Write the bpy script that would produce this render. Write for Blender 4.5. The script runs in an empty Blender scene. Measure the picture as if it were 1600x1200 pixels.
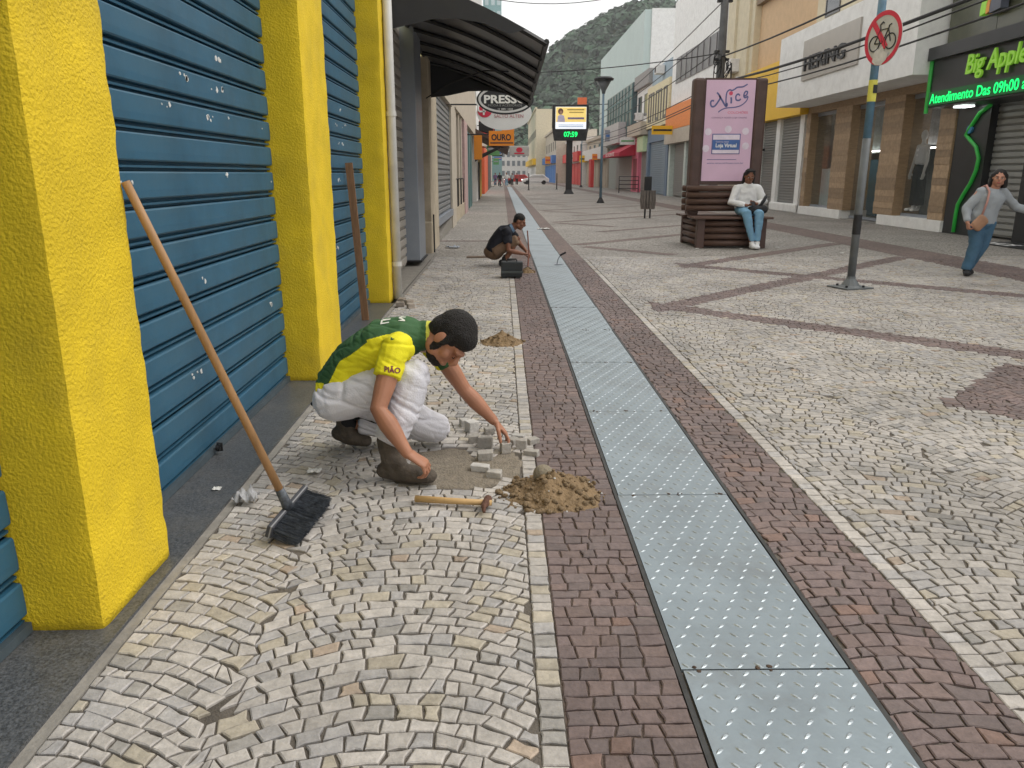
import bpy, bmesh, math, random
from mathutils import Vector, Matrix, noise
R = math.radians
scn = bpy.context.scene
COL = scn.collection
random.seed(7)

# ---------------------------------------------------------------- camera
cam_d = bpy.data.cameras.new('camera'); cam = bpy.data.objects.new('camera', cam_d); COL.objects.link(cam)
cam_d.sensor_width = 36; cam_d.lens = 36 * 1215 / 1600
cam_d.clip_start = .05; cam_d.clip_end = 5000
cam.location = (0, 0, 1.5); cam.rotation_euler = (R(90 - 15.1), 0, R(-.68))
scn.camera = cam

# ---------------------------------------------------------------- overcast sky
SUN_EL, SUN_ROT = 52, 80
w = bpy.data.worlds.new('World'); scn.world = w; w.use_nodes = True
nt = w.node_tree; nt.nodes.clear()
wo = nt.nodes.new('ShaderNodeOutputWorld'); bg = nt.nodes.new('ShaderNodeBackground')
sky = nt.nodes.new('ShaderNodeTexSky'); sky.sky_type = 'NISHITA'; sky.sun_disc = False
sky.sun_elevation = R(SUN_EL); sky.sun_rotation = R(SUN_ROT); sky.air_density = 1.5; sky.dust_density = 4
hs = nt.nodes.new('ShaderNodeHueSaturation'); hs.inputs['Saturation'].default_value = .25
mx = nt.nodes.new('ShaderNodeMix'); mx.data_type = 'RGBA'; mx.inputs[0].default_value = .8
# an even cloud deck veils the clear sky
cn = nt.nodes.new('ShaderNodeTexNoise'); cn.inputs['Scale'].default_value = 2.2; cn.inputs['Detail'].default_value = 5
cr = nt.nodes.new('ShaderNodeValToRGB')
cr.color_ramp.elements[0].position = .3; cr.color_ramp.elements[0].color = (9.2, 9.15, 9.1, 1)
cr.color_ramp.elements[1].position = .75; cr.color_ramp.elements[1].color = (10.6, 10.5, 10.3, 1)
tc = nt.nodes.new('ShaderNodeTexCoord')
L = nt.links.new
L(tc.outputs['Generated'], cn.inputs['Vector']); L(cn.outputs['Fac'], cr.inputs['Fac'])
L(sky.outputs['Color'], hs.inputs['Color']); L(hs.outputs['Color'], mx.inputs[6]); L(cr.outputs['Color'], mx.inputs[7])
L(mx.outputs[2], bg.inputs['Color']); bg.inputs['Strength'].default_value = .1
L(bg.outputs[0], wo.inputs['Surface'])
sd = bpy.data.lights.new('sun', 'SUN'); sd.energy = 1.1; sd.angle = R(35); sd.color = (1, .97, .92)
sun = bpy.data.objects.new('sun', sd); COL.objects.link(sun)
# towards the sun: compass rotation SUN_ROT as the sky node counts it
sv = Vector((math.sin(R(SUN_ROT)) * math.cos(R(SUN_EL)), math.cos(R(SUN_ROT)) * math.cos(R(SUN_EL)), math.sin(R(SUN_EL))))
sun.rotation_euler = (-sv).to_track_quat('-Z', 'Y').to_euler()
vs = scn.view_settings; vs.view_transform = 'Standard'; vs.look = 'None'; vs.gamma = 1; vs.exposure = 0.5
vs.use_curve_mapping = False
scn.render.engine = 'CYCLES'
scn.cycles.max_bounces = 5; scn.cycles.diffuse_bounces = 3; scn.cycles.volume_bounces = 1; scn.cycles.transparent_max_bounces = 8

# ---------------------------------------------------------------- helpers
def s2l(c):
    return tuple((v / 255 / 12.92 if v <= 10 else ((v / 255 + .055) / 1.055) ** 2.4) for v in c)
MATS = {}
def M(name, col, rough=.7, var=.12, scale=6., bump=0., bscale=40., metal=0., spec=.4, emit=None, es=1., alpha=None, trans=0., sss=0., dirt=0., dcol=(.06, .05, .04), stretch=None):
    """procedural principled material: tonal noise, fine relief, patchy dirt"""
    if name in MATS: return MATS[name]
    m = bpy.data.materials.new(name); m.use_nodes = True; MATS[name] = m
    n = m.node_tree.nodes; l = m.node_tree.links.new; b = n['Principled BSDF']
    tc = n.new('ShaderNodeTexCoord'); src = tc.outputs['Object']
    if stretch:
        mp = n.new('ShaderNodeMapping'); mp.inputs['Scale'].default_value = stretch; l(src, mp.inputs['Vector']); src = mp.outputs['Vector']
    nz = n.new('ShaderNodeTexNoise'); nz.inputs['Scale'].default_value = scale; nz.inputs['Detail'].default_value = 6; nz.inputs['Roughness'].default_value = .65
    l(src, nz.inputs['Vector'])
    rp = n.new('ShaderNodeValToRGB'); e = rp.color_ramp.elements
    e[0].position = .3; e[0].color = tuple(min(1, c * (1 - var)) for c in col) + (1,)
    e[1].position = .72; e[1].color = tuple(min(1, c * (1 + var)) for c in col) + (1,)
    l(nz.outputs['Fac'], rp.inputs['Fac']); out = rp.outputs['Color']
    if dirt:
        dz = n.new('ShaderNodeTexNoise'); dz.inputs['Scale'].default_value = 2.3; dz.inputs['Detail'].default_value = 8; dz.inputs['Roughness'].default_value = .7
        l(tc.outputs['Object'], dz.inputs['Vector'])
        dr = n.new('ShaderNodeMapRange'); dr.inputs[1].default_value = .5; dr.inputs[2].default_value = .75; dr.inputs[4].default_value = dirt
        l(dz.outputs['Fac'], dr.inputs[0])
        dm = n.new('ShaderNodeMix'); dm.data_type = 'RGBA'; dm.inputs[7].default_value = dcol + (1,)
        l(dr.outputs[0], dm.inputs[0]); l(out, dm.inputs[6]); out = dm.outputs[2]
    l(out, b.inputs['Base Color'])
    b.inputs['Roughness'].default_value = rough; b.inputs['Metallic'].default_value = metal
    b.inputs['Specular IOR Level'].default_value = spec
    if bump:
        bz = n.new('ShaderNodeTexNoise'); bz.inputs['Scale'].default_value = bscale; bz.inputs['Detail'].default_value = 4
        l(src, bz.inputs['Vector'])
        bp = n.new('ShaderNodeBump'); bp.inputs['Strength'].default_value = bump; bp.inputs['Distance'].default_value = .02
        l(bz.outputs['Fac'], bp.inputs['Height']); l(bp.outputs['Normal'], b.inputs['Normal'])
    if emit:
        b.inputs['Emission Color'].default_value = emit + (1,); b.inputs['Emission Strength'].default_value = es
    if trans: b.inputs['Transmission Weight'].default_value = trans
    if sss:
        b.inputs['Subsurface Weight'].default_value = sss; b.inputs['Subsurface Radius'].default_value = (.02, .008, .004)
    if alpha is not None: b.inputs['Alpha'].default_value = alpha
    return m

class MB:
    """collects shapes of ONE object"""
    def __init__(s): s.v = []; s.f = []; s.mi = []
    def add(s, vs, fs, mi=0):
        o = len(s.v); s.v += [tuple(p) for p in vs]; s.f += [tuple(i + o for i in f) for f in fs]; s.mi += [mi] * len(fs); return s
    def box(s, x0, x1, y0, y1, z0, z1, mi=0, T=None):
        vs = [Vector((x, y, z)) for z in (z0, z1) for y in (y0, y1) for x in (x0, x1)]
        if T: vs = [T @ p for p in vs]
        return s.add(vs, [(0, 2, 3, 1), (4, 5, 7, 6), (0, 1, 5, 4), (2, 6, 7, 3), (0, 4, 6, 2), (1, 3, 7, 5)], mi)
    def tube(s, pts, r, n=10, mi=0, flat=None):
        pts = [Vector(p) for p in pts]; k = len(pts); rs = r if isinstance(r, (list, tuple)) else [r] * k
        up = None; vs = []
        for i, p in enumerate(pts):
            t = (pts[min(i + 1, k - 1)] - pts[max(i - 1, 0)]).normalized()
            if up is None:
                up = t.orthogonal().normalized()
                if flat: up = (Vector(flat) - t * t.dot(Vector(flat))).normalized()
            up = (up - t * t.dot(up)).normalized(); sd = t.cross(up)
            for j in range(n):
                a = 2 * math.pi * j / n; vs.append(p + (up * math.cos(a) + sd * math.sin(a)) * rs[i])
        fs = [(i * n + j, i * n + (j + 1) % n, (i + 1) * n + (j + 1) % n, (i + 1) * n + j) for i in range(k - 1) for j in range(n)]
        fs += [tuple(range(n - 1, -1, -1)), tuple(range((k - 1) * n, k * n))]
        return s.add(vs, fs, mi)
    def prism(s, poly, ax, a0, a1, mi=0, T=None):
        """extrude a 2-D polygon along axis ax ('x','y','z') from a0 to a1"""
        def P(u, v, a): return Vector({'x': (a, u, v), 'y': (u, a, v), 'z': (u, v, a)}[ax])
        k = len(poly); vs = [P(u, v, a) for a in (a0, a1) for u, v in poly]
        if T: vs = [T @ p for p in vs]
        fs = [tuple(range(k))[::-1], tuple(range(k, 2 * k))] + [(i, (i + 1) % k, k + (i + 1) % k, k + i) for i in range(k)]
        return s.add(vs, fs, mi)
    def lathe(s, prof, c=(0, 0, 0), n=16, mi=0, T=None):
        vs = []; c = Vector(c)
        for r, z in prof:
            for j in range(n):
                a = 2 * math.pi * j / n; p = Vector((r * math.cos(a), r * math.sin(a), z)); vs.append((T @ p if T else p) + c)
        k = len(prof)
        fs = [(i * n + j, i * n + (j + 1) % n, (i + 1) * n + (j + 1) % n, (i + 1) * n + j) for i in range(k - 1) for j in range(n)]
        fs += [tuple(range(n - 1, -1, -1)), tuple(range((k - 1) * n, k * n))]
        return s.add(vs, fs, mi)
    def build(s, name, mats, parent=None, bevel=0, smooth=False, loc=None):
        me = bpy.data.meshes.new(name); me.from_pydata(s.v, [], s.f)
        for m in (mats if isinstance(mats, (list, tuple)) else [mats]): me.materials.append(m)
        me.polygons.foreach_set('material_index', s.mi)
        bm = bmesh.new(); bm.from_mesh(me); bmesh.ops.recalc_face_normals(bm, faces=bm.faces); bm.to_mesh(me); bm.free()
        if smooth: me.polygons.foreach_set('use_smooth', [True] * len(me.polygons))
        return link(name, me, parent, bevel, loc)
def link(name, me, parent=None, bevel=0, loc=None):
    o = bpy.data.objects.new(name, me); COL.objects.link(o); o.parent = parent
    if parent is not None and any(parent.location): o.matrix_parent_inverse = Matrix.Translation(parent.location).inverted()
    if loc: o.location = loc
    if bevel:
        b = o.modifiers.new('bevel', 'BEVEL'); b.width = bevel; b.segments = 2; b.limit_method = 'ANGLE'
    return o
def tag(o, label, cat, group=None):
    o['label'] = label; o['category'] = cat
    if group: o['group'] = group
    return o
def thing(name, label, cat, loc=(0, 0, 0), group=None):
    o = bpy.data.objects.new(name, None); COL.objects.link(o); o.location = loc; o.empty_display_size = .1
    return tag(o, label, cat, group)
def struct(o): o['kind'] = 'structure'; return o
def stuff(o): o['kind'] = 'stuff'; return o
def B(name, mats, parent, *bounds, bevel=0): return MB().box(*bounds).build(name, mats, parent, bevel)
# text: local x -> reading direction, normal towards the reader
FACE = {'cam': Matrix(((1, 0, 0), (0, 0, -1), (0, 1, 0))).to_4x4(),          # reads from -Y
        'street': Matrix(((0, 0, -1), (-1, 0, 0), (0, 1, 0))).to_4x4(),      # on a facade facing -X
        'left': Matrix(((0, 0, 1), (1, 0, 0), (0, 1, 0))).to_4x4()}          # on a facade facing +X
def text(name, body, size, loc, face, mat, parent, depth=.004, bold=0., width=None, align='LEFT', shear=0., xs=1.):
    cu = bpy.data.curves.new(name, 'FONT'); cu.body = body; cu.size = size; cu.extrude = depth; cu.offset = bold
    cu.align_x = align; cu.align_y = 'BOTTOM_BASELINE'; cu.resolution_u = 3; cu.shear = shear
    t = bpy.data.objects.new(name, cu); COL.objects.link(t)
    me = bpy.data.meshes.new_from_object(t.evaluated_get(bpy.context.evaluated_depsgraph_get()))
    bpy.data.objects.remove(t); me.name = name; me.materials.clear(); me.materials.append(mat)
    if width:
        xw = [v.co.x for v in me.vertices]; xs = width / max(.001, max(xw) - min(xw))
    T = FACE[face] if isinstance(face, str) else face
    for v in me.vertices: v.co = T @ Vector((v.co.x * xs, v.co.y, v.co.z)) + Vector(loc)
    return link(name, me, parent)
def copy_tree(o, parent=None):
    c = o.copy(); COL.objects.link(c); c.parent = parent
    if parent is not None: c.matrix_parent_inverse = o.matrix_parent_inverse.copy()
    for ch in o.children: copy_tree(ch, c)
    return c
_f = 1215; _p = R(15.1); _ps = R(.68)
def proj(X, Y, Z):
    r = X * math.cos(_ps) - Y * math.sin(_ps); fw = X * math.sin(_ps) + Y * math.cos(_ps); u = Z - 1.5
    d = fw * math.cos(_p) - u * math.sin(_p); v = fw * math.sin(_p) + u * math.cos(_p)
    return (800 + _f * r / d, 600 - _f * v / d) if d > .05 else (-9e9, -9e9)
def inpoly(x, y, P):
    c = False; j = len(P) - 1
    for i in range(len(P)):
        (xi, yi), (xj, yj) = P[i], P[j]
        if (yi > y) != (yj > y) and x < (xj - xi) * (y - yi) / (yj - yi) + xi: c = not c
        j = i
    return c

# ================================================================ GROUND
m_ground = M('ground_earth', (.16, .15, .14), .95, .2, 1.5, .3, 20)
struct(B('ground', m_ground, None, -600, 600, -40, 1500, -.6, -.05))
m_bed = M('joint_sand', (.125, .108, .09), .95, .35, 9, .5, 120)
struct(B('paving_bed', m_bed, None, -1.3, 12, -3, 14.6, -.04, -.009))

def stone_mat():
    m = bpy.data.materials.new('stone'); m.use_nodes = True
    n = m.node_tree.nodes; l = m.node_tree.links.new; b = n['Principled BSDF']
    at = n.new('ShaderNodeAttribute'); at.attribute_name = 'col'
    tc = n.new('ShaderNodeTexCoord')
    nz = n.new('ShaderNodeTexNoise'); nz.inputs['Scale'].default_value = 26; nz.inputs['Detail'].default_value = 7; nz.inputs['Roughness'].default_value = .7
    l(tc.outputs['Object'], nz.inputs['Vector'])
    mr = n.new('ShaderNodeMapRange'); mr.inputs[1].default_value = .3; mr.inputs[2].default_value = .7; mr.inputs[3].default_value = .72; mr.inputs[4].default_value = 1.18
    l(nz.outputs['Fac'], mr.inputs[0])
    # broad soiling of the pavement, metres across
    bz = n.new('ShaderNodeTexNoise'); bz.inputs['Scale'].default_value = 1.1; bz.inputs['Detail'].default_value = 5
    l(tc.outputs['Object'], bz.inputs['Vector'])
    br = n.new('ShaderNodeMapRange'); br.inputs[1].default_value = .35; br.inputs[2].default_value = .65; br.inputs[3].default_value = .78; br.inputs[4].default_value = 1.08
    l(bz.outputs['Fac'], br.inputs[0])
    mu = n.new('ShaderNodeMath'); mu.operation = 'MULTIPLY'; l(mr.outputs[0], mu.inputs[0]); l(br.outputs[0], mu.inputs[1])
    vm = n.new('ShaderNodeVectorMath'); vm.operation = 'SCALE'; l(at.outputs['Color'], vm.inputs[0]); l(mu.outputs[0], vm.inputs['Scale'])
    l(vm.outputs[0], b.inputs['Base Color']); b.inputs['Roughness'].default_value = .62; b.inputs['Specular IOR Level'].default_value = .35
    z2 = n.new('ShaderNodeTexNoise'); z2.inputs['Scale'].default_value = 70; z2.inputs['Detail'].default_value = 5
    l(tc.outputs['Object'], z2.inputs['Vector'])
    bp = n.new('ShaderNodeBump'); bp.inputs['Strength'].default_value = .35; bp.inputs['Distance'].default_value = .01
    l(z2.outputs['Fac'], bp.inputs['Height']); l(bp.outputs['Normal'], b.inputs['Normal'])
    return m
m_stone = stone_mat()
rs = random.Random(3)
def white_col():
    k = rs.random(); v = rs.uniform(.86, 1.1)
    if k < .10: c = (.455, .405, .325)
    elif k < .28: c = (.405, .385, .37)
    elif k < .30: c = (.42, .335, .26)
    elif k < .36: c = (.345, .325, .30)
    else: c = (.47, .435, .398)
    return tuple(x * v for x in c)
def brown_col(red=0):
    v = rs.uniform(.86, 1.12); c = rs.choice([(.185, .136, .126), (.178, .134, .127), (.190, .138, .124), (.165, .128, .121)])
    if red and rs.random() < red: c = (.215, .140, .114)
    return tuple(x * v for x in c)
def stone_geo(poly, h=0., gap=.0036, tilt=.0014):
    """poly: CCW corner list; returns verts, faces of one chipped block, or None when too small"""
    cx = sum(p[0] for p in poly) / len(poly); cy = sum(p[1] for p in poly) / len(poly)
    pts = []
    k = len(poly)
    for i in range(k):
        a = Vector(poly[i]); b = Vector(poly[(i + 1) % k])
        pts.append(a)
        if rs.random() < .4 and (b - a).length > .04:
            d = (b - a); nrm = Vector((d.y, -d.x)).normalized(); pts.append(a + d * rs.uniform(.3, .7) + nrm * rs.uniform(-.005, .002))
    c = Vector((cx, cy)); out = []
    for p in pts:
        d = p - c; L_ = d.length
        if L_ < .012: return None
        out.append(c + d * max(.3, (L_ - gap * rs.uniform(.7, 1.9)) / L_))
    n = len(out); tx, ty = rs.uniform(-1, 1) * tilt / .04, rs.uniform(-1, 1) * tilt / .04
    h = h + rs.uniform(-.002, .002)
    def Z(q, z): return z + (q.x - cx) * tx + (q.y - cy) * ty
    vs = [(q.x, q.y, -.03) for q in out] + [(q.x, q.y, Z(q, h - .0030)) for q in out]
    inn = [c + (q - c) * max(.4, 1 - .0048 / max(.01, (q - c).length)) for q in out]
    vs += [(q.x, q.y, Z(q, h)) for q in inn]
    fs = [(i, (i + 1) % n, n + (i + 1) % n, n + i) for i in range(n)]
    fs += [(n + i, n + (i + 1) % n, 2 * n + (i + 1) % n, 2 * n + i) for i in range(n)]
    fs.append(tuple(range(2 * n, 3 * n)))
    return vs, fs
def clipx(P, lim, sg):
    out = []
    for i in range(len(P)):
        a, b = P[i], P[(i + 1) % len(P)]; ia, ib = (a[0] - lim) * sg >= 0, (b[0] - lim) * sg >= 0
        if ia: out.append(a)
        if ia != ib:
            t = (lim - a[0]) / (b[0] - a[0]); out.append((lim, a[1] + t * (b[1] - a[1])))
    return out
def arc_field(x0, x1, y0, y1, W, Rr, stone_w, row_h, keep, colfn, xoff=0., seed=1):
    """segmental-arch setting: bays W wide, rows are arcs apex away from the viewer; yields (poly, colour)"""
    global rs
    rs = random.Random(seed); S = []
    nb0 = math.floor((x0 - xoff) / W) - 1; nb1 = math.ceil((x1 - xoff) / W) + 1
    for bay in range(nb0, nb1 + 1):
        xa = xoff + bay * W; xb = xa + W; xc = (xa + xb) / 2
        if xb < x0 - .01 or xa > x1 + .01: continue
        ph = 0
        def arc(x):      # periodic, so that courses run on from bay to bay
            dx = (x - xoff) % W - W / 2; return math.sqrt(Rr * Rr - dx * dx) - Rr
        def slope(x):
            dx = max(-W * .52, min(W * .52, x - xc)); return -dx / math.sqrt(Rr * Rr - dx * dx)
        def bd(k, x): return y0 + k * row_h + ph - row_h * 6 + arc(x) + .018 * noise.noise(Vector((x * 8, k * .9, seed))) + .05 * noise.noise(Vector((x * 1.3, k * .12, seed + 3.3)))
        for k in range(int((y1 - y0) / row_h) + 14):
            if bd(k, xc) > y1 + .5 or bd(k + 1, xa) < y0 - .5 and bd(k + 1, xc) < y0: continue
            yb = y0 + k * row_h + ph - row_h * 6 - (Rr - math.sqrt(Rr * Rr - W * W / 4))
            xa, xb = [xoff + b_ * W + .075 * (random.Random(b_ * 7919 + k * 31 + seed).random() * 2 - 1) for b_ in (bay, bay + 1)]
            xs = [xa]
            while xs[-1] < xb - .02:
                s_ = slope(xs[-1]); step = stone_w * rs.uniform(.58, 1.5) / math.sqrt(1 + s_ * s_)
                xs.append(xs[-1] + step)
            xs[-1] = xb
            if len(xs) > 2 and xs[-1] - xs[-2] < stone_w * .4: xs.pop(-2)
            bt = []
            for x in xs:
                s_ = slope(max(xa, min(xb, x))); sh = -s_ * row_h / (1 + s_ * s_) + rs.uniform(-.016, .016)
                xt = x if x in (xa, xb) else max(xa, min(xb, x + sh))
                bt.append((x, bd(k, x), xt, bd(k + 1, xt)))
            for a, b in zip(bt, bt[1:]):
                poly = [(a[0], a[1]), (b[0], b[1]), (b[2], b[3]), (a[2], a[3])]
                poly = clipx(clipx(poly, x0, 1), x1, -1); k_ = len(poly)
                if k_ < 3: continue
                cx = sum(p[0] for p in poly) / k_; cy = sum(p[1] for p in poly) / k_
                ar = sum(poly[i][0] * poly[(i + 1) % k_][1] - poly[(i + 1) % k_][0] * poly[i][1] for i in range(k_)) / 2
                if ar < stone_w * row_h * .13 or not keep(cx, cy): continue
                S.append((poly, colfn(cx, cy)))
    return S
def row_field(x0, x1, y0, y1, stone_w, row_h, keep, colfn, seed=1, wob=.008):
    global rs
    rs = random.Random(seed); S = []
    k = 0; y = y0
    def bd(y, x): return y + wob * noise.noise(Vector((x * 9, y * 13, seed)))
    while y < y1:
        h = row_h * rs.uniform(.82, 1.2); xs = [x0]
        while xs[-1] < x1 - stone_w * .6: xs.append(xs[-1] + stone_w * rs.uniform(.7, 1.35))
        sc = (x1 - x0) / (xs[-1] - x0); xs = [x0 + (x - x0) * sc for x in xs]
        tops = [x if i in (0, len(xs) - 1) else x + rs.uniform(-.012, .012) for i, x in enumerate(xs)]
        for i in range(len(xs) - 1):
            poly = [(xs[i], bd(y, xs[i])), (xs[i + 1], bd(y, xs[i + 1])), (tops[i + 1], bd(y + h, tops[i + 1])), (tops[i], bd(y + h, tops[i]))]
            cx = (xs[i] + xs[i + 1]) / 2; cy = y + h / 2
            if keep(cx, cy): S.append((poly, colfn(cx, cy)))
        y += h
    return S
def lay(S, name, parent, h=0., gap=.0036):
    """the 300 stones that show largest become parts, the rest one 'stuff' part"""
    G = []
    for poly, col in S:
        g = stone_geo(poly, h, gap)
        if not g: continue
        cx = sum(p[0] for p in poly) / len(poly); cy = sum(p[1] for p in poly) / len(poly)
        u, v = proj(cx, cy, 0); ok = -10 < u < 1610 and v < 1215
        G.append((cy if ok else cy + 100, g, col))
    G.sort(key=lambda t: t[0])
    for i, (_, (vs, fs), col) in enumerate(G[:300]):
        me = bpy.data.meshes.new(name); me.from_pydata(vs, [], fs); me.materials.append(m_stone)
        ca = me.color_attributes.new('col', 'FLOAT_COLOR', 'POINT'); ca.data.foreach_set('color', (list(col) + [1]) * len(vs))
        link(name, me, parent)
    V, F, C = [], [], []
    for _, (vs, fs), col in G[300:]:
        o = len(V); V += vs; F += [tuple(i + o for i in f) for f in fs]; C += (list(col) + [1]) * len(vs)
    me = bpy.data.meshes.new(name + '_rest'); me.from_pydata(V, [], F); me.materials.append(m_stone)
    ca = me.color_attributes.new('col', 'FLOAT_COLOR', 'POINT'); ca.data.foreach_set('color', C)
    stuff(link(name.replace('stone', 'stones'), me, parent))

XS = -1.26; XB0, XP0, XP1, XB1 = .175, .548, 1.092, 1.47
YF = 14.3
HOLE = [(-.56, 3.62), (-.52, 4.12), (-.30, 4.18), (-.20, 4.16), (-.17, 4.04), (-.02, 4.10), (.06, 4.13), (.10, 3.98), (.09, 3.80), (.02, 3.64), (-.18, 3.59), (-.36, 3.60)]
def holew(x, y): return inpoly(x + .025 * noise.noise(Vector((x * 9, y * 9, 5))), y + .025 * noise.noise(Vector((x * 9, y * 9, 9))), HOLE)
def near(x, y): return True
pl = struct(MB().box(XS, XB0, 1.05, YF, -.045, -.041).build('paving_left', m_bed))
S = arc_field(XS, XB0 - .078, 1.05, YF, 1.05, .84, .071, .060, lambda x, y: not holew(x, y), lambda x, y: white_col(), xoff=-.84, seed=11)
S += row_field(XB0 - .078, XB0, 1.05, YF, .066, .066, lambda x, y: not holew(x, y), lambda x, y: white_col(), seed=5)
lay(S, 'paving_stone', pl)
m_bedb = M('brown_joint', (.135, .10, .082), .95, .3, 9, .5, 120)
bl = struct(MB().box(XB0, XP0 - .012, 1.05, YF, -.045, -.008).build('brown_band_left', m_bedb))
def cement_spot(x, y): return inpoly(x, y, [(.51, 2.38), (.56, 2.36), (.56, 2.55), (.52, 2.52)]) or inpoly(x, y, [(.52, 3.0), (.56, 3.0), (.56, 3.12), (.53, 3.1)])
S = row_field(XB0, XP0 - .012, 1.05, YF, .070, .061, lambda x, y: not cement_spot(x, y), lambda x, y: brown_col(.10 if y < 2.45 else 0), seed=21)
lay(S, 'brown_stone', bl, gap=.0026)
br_ = struct(MB().box(XP1, XB1, 1.05, YF, -.045, -.041).build('brown_band_right', m_bed))
S = arc_field(XP1 + .012, XB1, 1.05, YF, .9, .9, .070, .062, near, lambda x, y: brown_col(.05), xoff=.83, seed=31)
lay(S, 'brown_stone', br_, gap=.0030)
# zigzag bands of brown stone in the pale field: lines at 45 degrees
def inband(x, y):
    if 7.55 < x < 8.6: return True
    a, b = x - y, x + y
    if abs(a + 7.1) < .24 and 1.75 < x < 7.5: return True
    if abs(b - 10.95) < .26 and 1.75 < x < 7.5: return True
    if abs(a + 10.1) < .24 and 3.0 < x < 7.5: return True
    if abs(b - 16.45) < .26 and 3.0 < x < 7.5: return True
    if a > -2.06 and b > 7.95 and b < 10.3 and a < -.9: return True
    return False
pr = struct(MB().box(XB1, 11.0, 1.05, YF, -.045, -.041).build('paving_right', m_bed))
def inview(x, y):
    u, v = proj(x, y, 0); return u < 1780 + (200 if y < 4 else 0)
S = arc_field(XB1 + .075, 10.6, 1.3, YF, 1.1, .86, .073, .061, inview, lambda x, y: brown_col() if inband(x, y) else tuple(.86 * c for c in white_col()), xoff=1.2, seed=41)
S += row_field(XB1, XB1 + .075, 1.05, YF, .075, .068, inview, lambda x, y: white_col(), seed=6)
lay(S, 'paving_stone', pr)

# far paving: too far to tell the stones apart, the material takes over
def paving_mat(name, c1, c2, joint):
    m = bpy.data.materials.new(name); m.use_nodes = True
    n = m.node_tree.nodes; l = m.node_tree.links.new; b = n['Principled BSDF']
    tc = n.new('ShaderNodeTexCoord')
    vo = n.new('ShaderNodeTexVoronoi'); vo.inputs['Scale'].default_value = 12.5; l(tc.outputs['Object'], vo.inputs['Vector'])
    ve = n.new('ShaderNodeTexVoronoi'); ve.feature = 'DISTANCE_TO_EDGE'; ve.inputs['Scale'].default_value = 12.5; l(tc.outputs['Object'], ve.inputs['Vector'])
    sp = n.new('ShaderNodeSeparateColor'); l(vo.outputs['Color'], sp.inputs[0])
    mx = n.new('ShaderNodeMix'); mx.data_type = 'RGBA'; mx.inputs[6].default_value = c1 + (1,); mx.inputs[7].default_value = c2 + (1,); l(sp.outputs[0], mx.inputs[0])
    bz = n.new('ShaderNodeTexNoise'); bz.inputs['Scale'].default_value = .5; bz.inputs['Detail'].default_value = 6; l(tc.outputs['Object'], bz.inputs['Vector'])
    br = n.new('ShaderNodeMapRange'); br.inputs[1].default_value = .35; br.inputs[2].default_value = .65; br.inputs[3].default_value = .8; br.inputs[4].default_value = 1.08; l(bz.outputs['Fac'], br.inputs[0])
    vm = n.new('ShaderNodeVectorMath'); vm.operation = 'SCALE'; l(mx.outputs[2], vm.inputs[0]); l(br.outputs[0], vm.inputs['Scale'])
    er = n.new('ShaderNodeMapRange'); er.inputs[1].default_value = .03; er.inputs[2].default_value = .09; l(ve.outputs['Distance'], er.inputs[0])
    m2 = n.new('ShaderNodeMix'); m2.data_type = 'RGBA'; m2.inputs[6].default_value = joint + (1,); l(er.outputs[0], m2.inputs[0]); l(vm.outputs[0], m2.inputs[7])
    l(m2.outputs[2], b.inputs['Base Color']); b.inputs['Roughness'].default_value = .8
    bp = n.new('ShaderNodeBump'); bp.inputs['Strength'].default_value = .4; bp.inputs['Distance'].default_value = .01; l(er.outputs[0], bp.inputs['Height']); l(bp.outputs['Normal'], b.inputs['Normal'])
    return m
m_far = paving_mat('far_pale_paving', (.29, .275, .25), (.36, .335, .30), (.12, .10, .085))
m_farb = paving_mat('far_brown_paving', (.17, .125, .115), (.21, .15, .13), (.09, .07, .06))
struct(MB().add([(-4, YF - .06, -.004), (13, YF - .06, -.004), (13, 420, -.004), (-4, 420, -.004)], [(0, 1, 2, 3)]).build('far_paving', m_far))
struct(MB().add([(10.55, -3, -.006), (13, -3, -.006), (13, YF - .06, -.006), (10.55, YF - .06, -.006)], [(0, 1, 2, 3)]).build('shopfront_paving', m_far))
def far_band(poly):
    struct(MB().add([(x, y, .0) for x, y in poly], [tuple(range(len(poly)))]).build('far_brown_band', m_farb))
far_band([(XB0, YF - .05), (XP0, YF - .05), (XP0, 180), (XB0, 180)])
far_band([(XP1, YF - .05), (XB1, YF - .05), (XB1, 180), (XP1, 180)])
far_band([(7.55, YF - .05), (8.6, YF - .05), (8.6, 180), (7.55, 180)])
def dline(x0, y0, x1, y1, w_=.17):
    d = Vector((x1 - x0, y1 - y0)).normalized(); n_ = Vector((-d.y, d.x)) * w_
    far_band([(x0 - n_.x, y0 - n_.y), (x1 - n_.x, y1 - n_.y), (x1 + n_.x, y1 + n_.y), (x0 + n_.x, y0 + n_.y)])
dline(4.4, 14.5, 7.5, 17.6)
for k in range(6):
    y = 17.3 + k * 8.3
    dline(1.6, y, 7.4, y + 5.8); dline(1.75, y - .4, 3.3, y - 2.2); dline(2.6, y + 4.0, 7.4, y + 8.6, .14)
far_band([(-3.5, 18.2), (.1, 18.2), (.1, 18.5), (-3.5, 18.5)])

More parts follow.
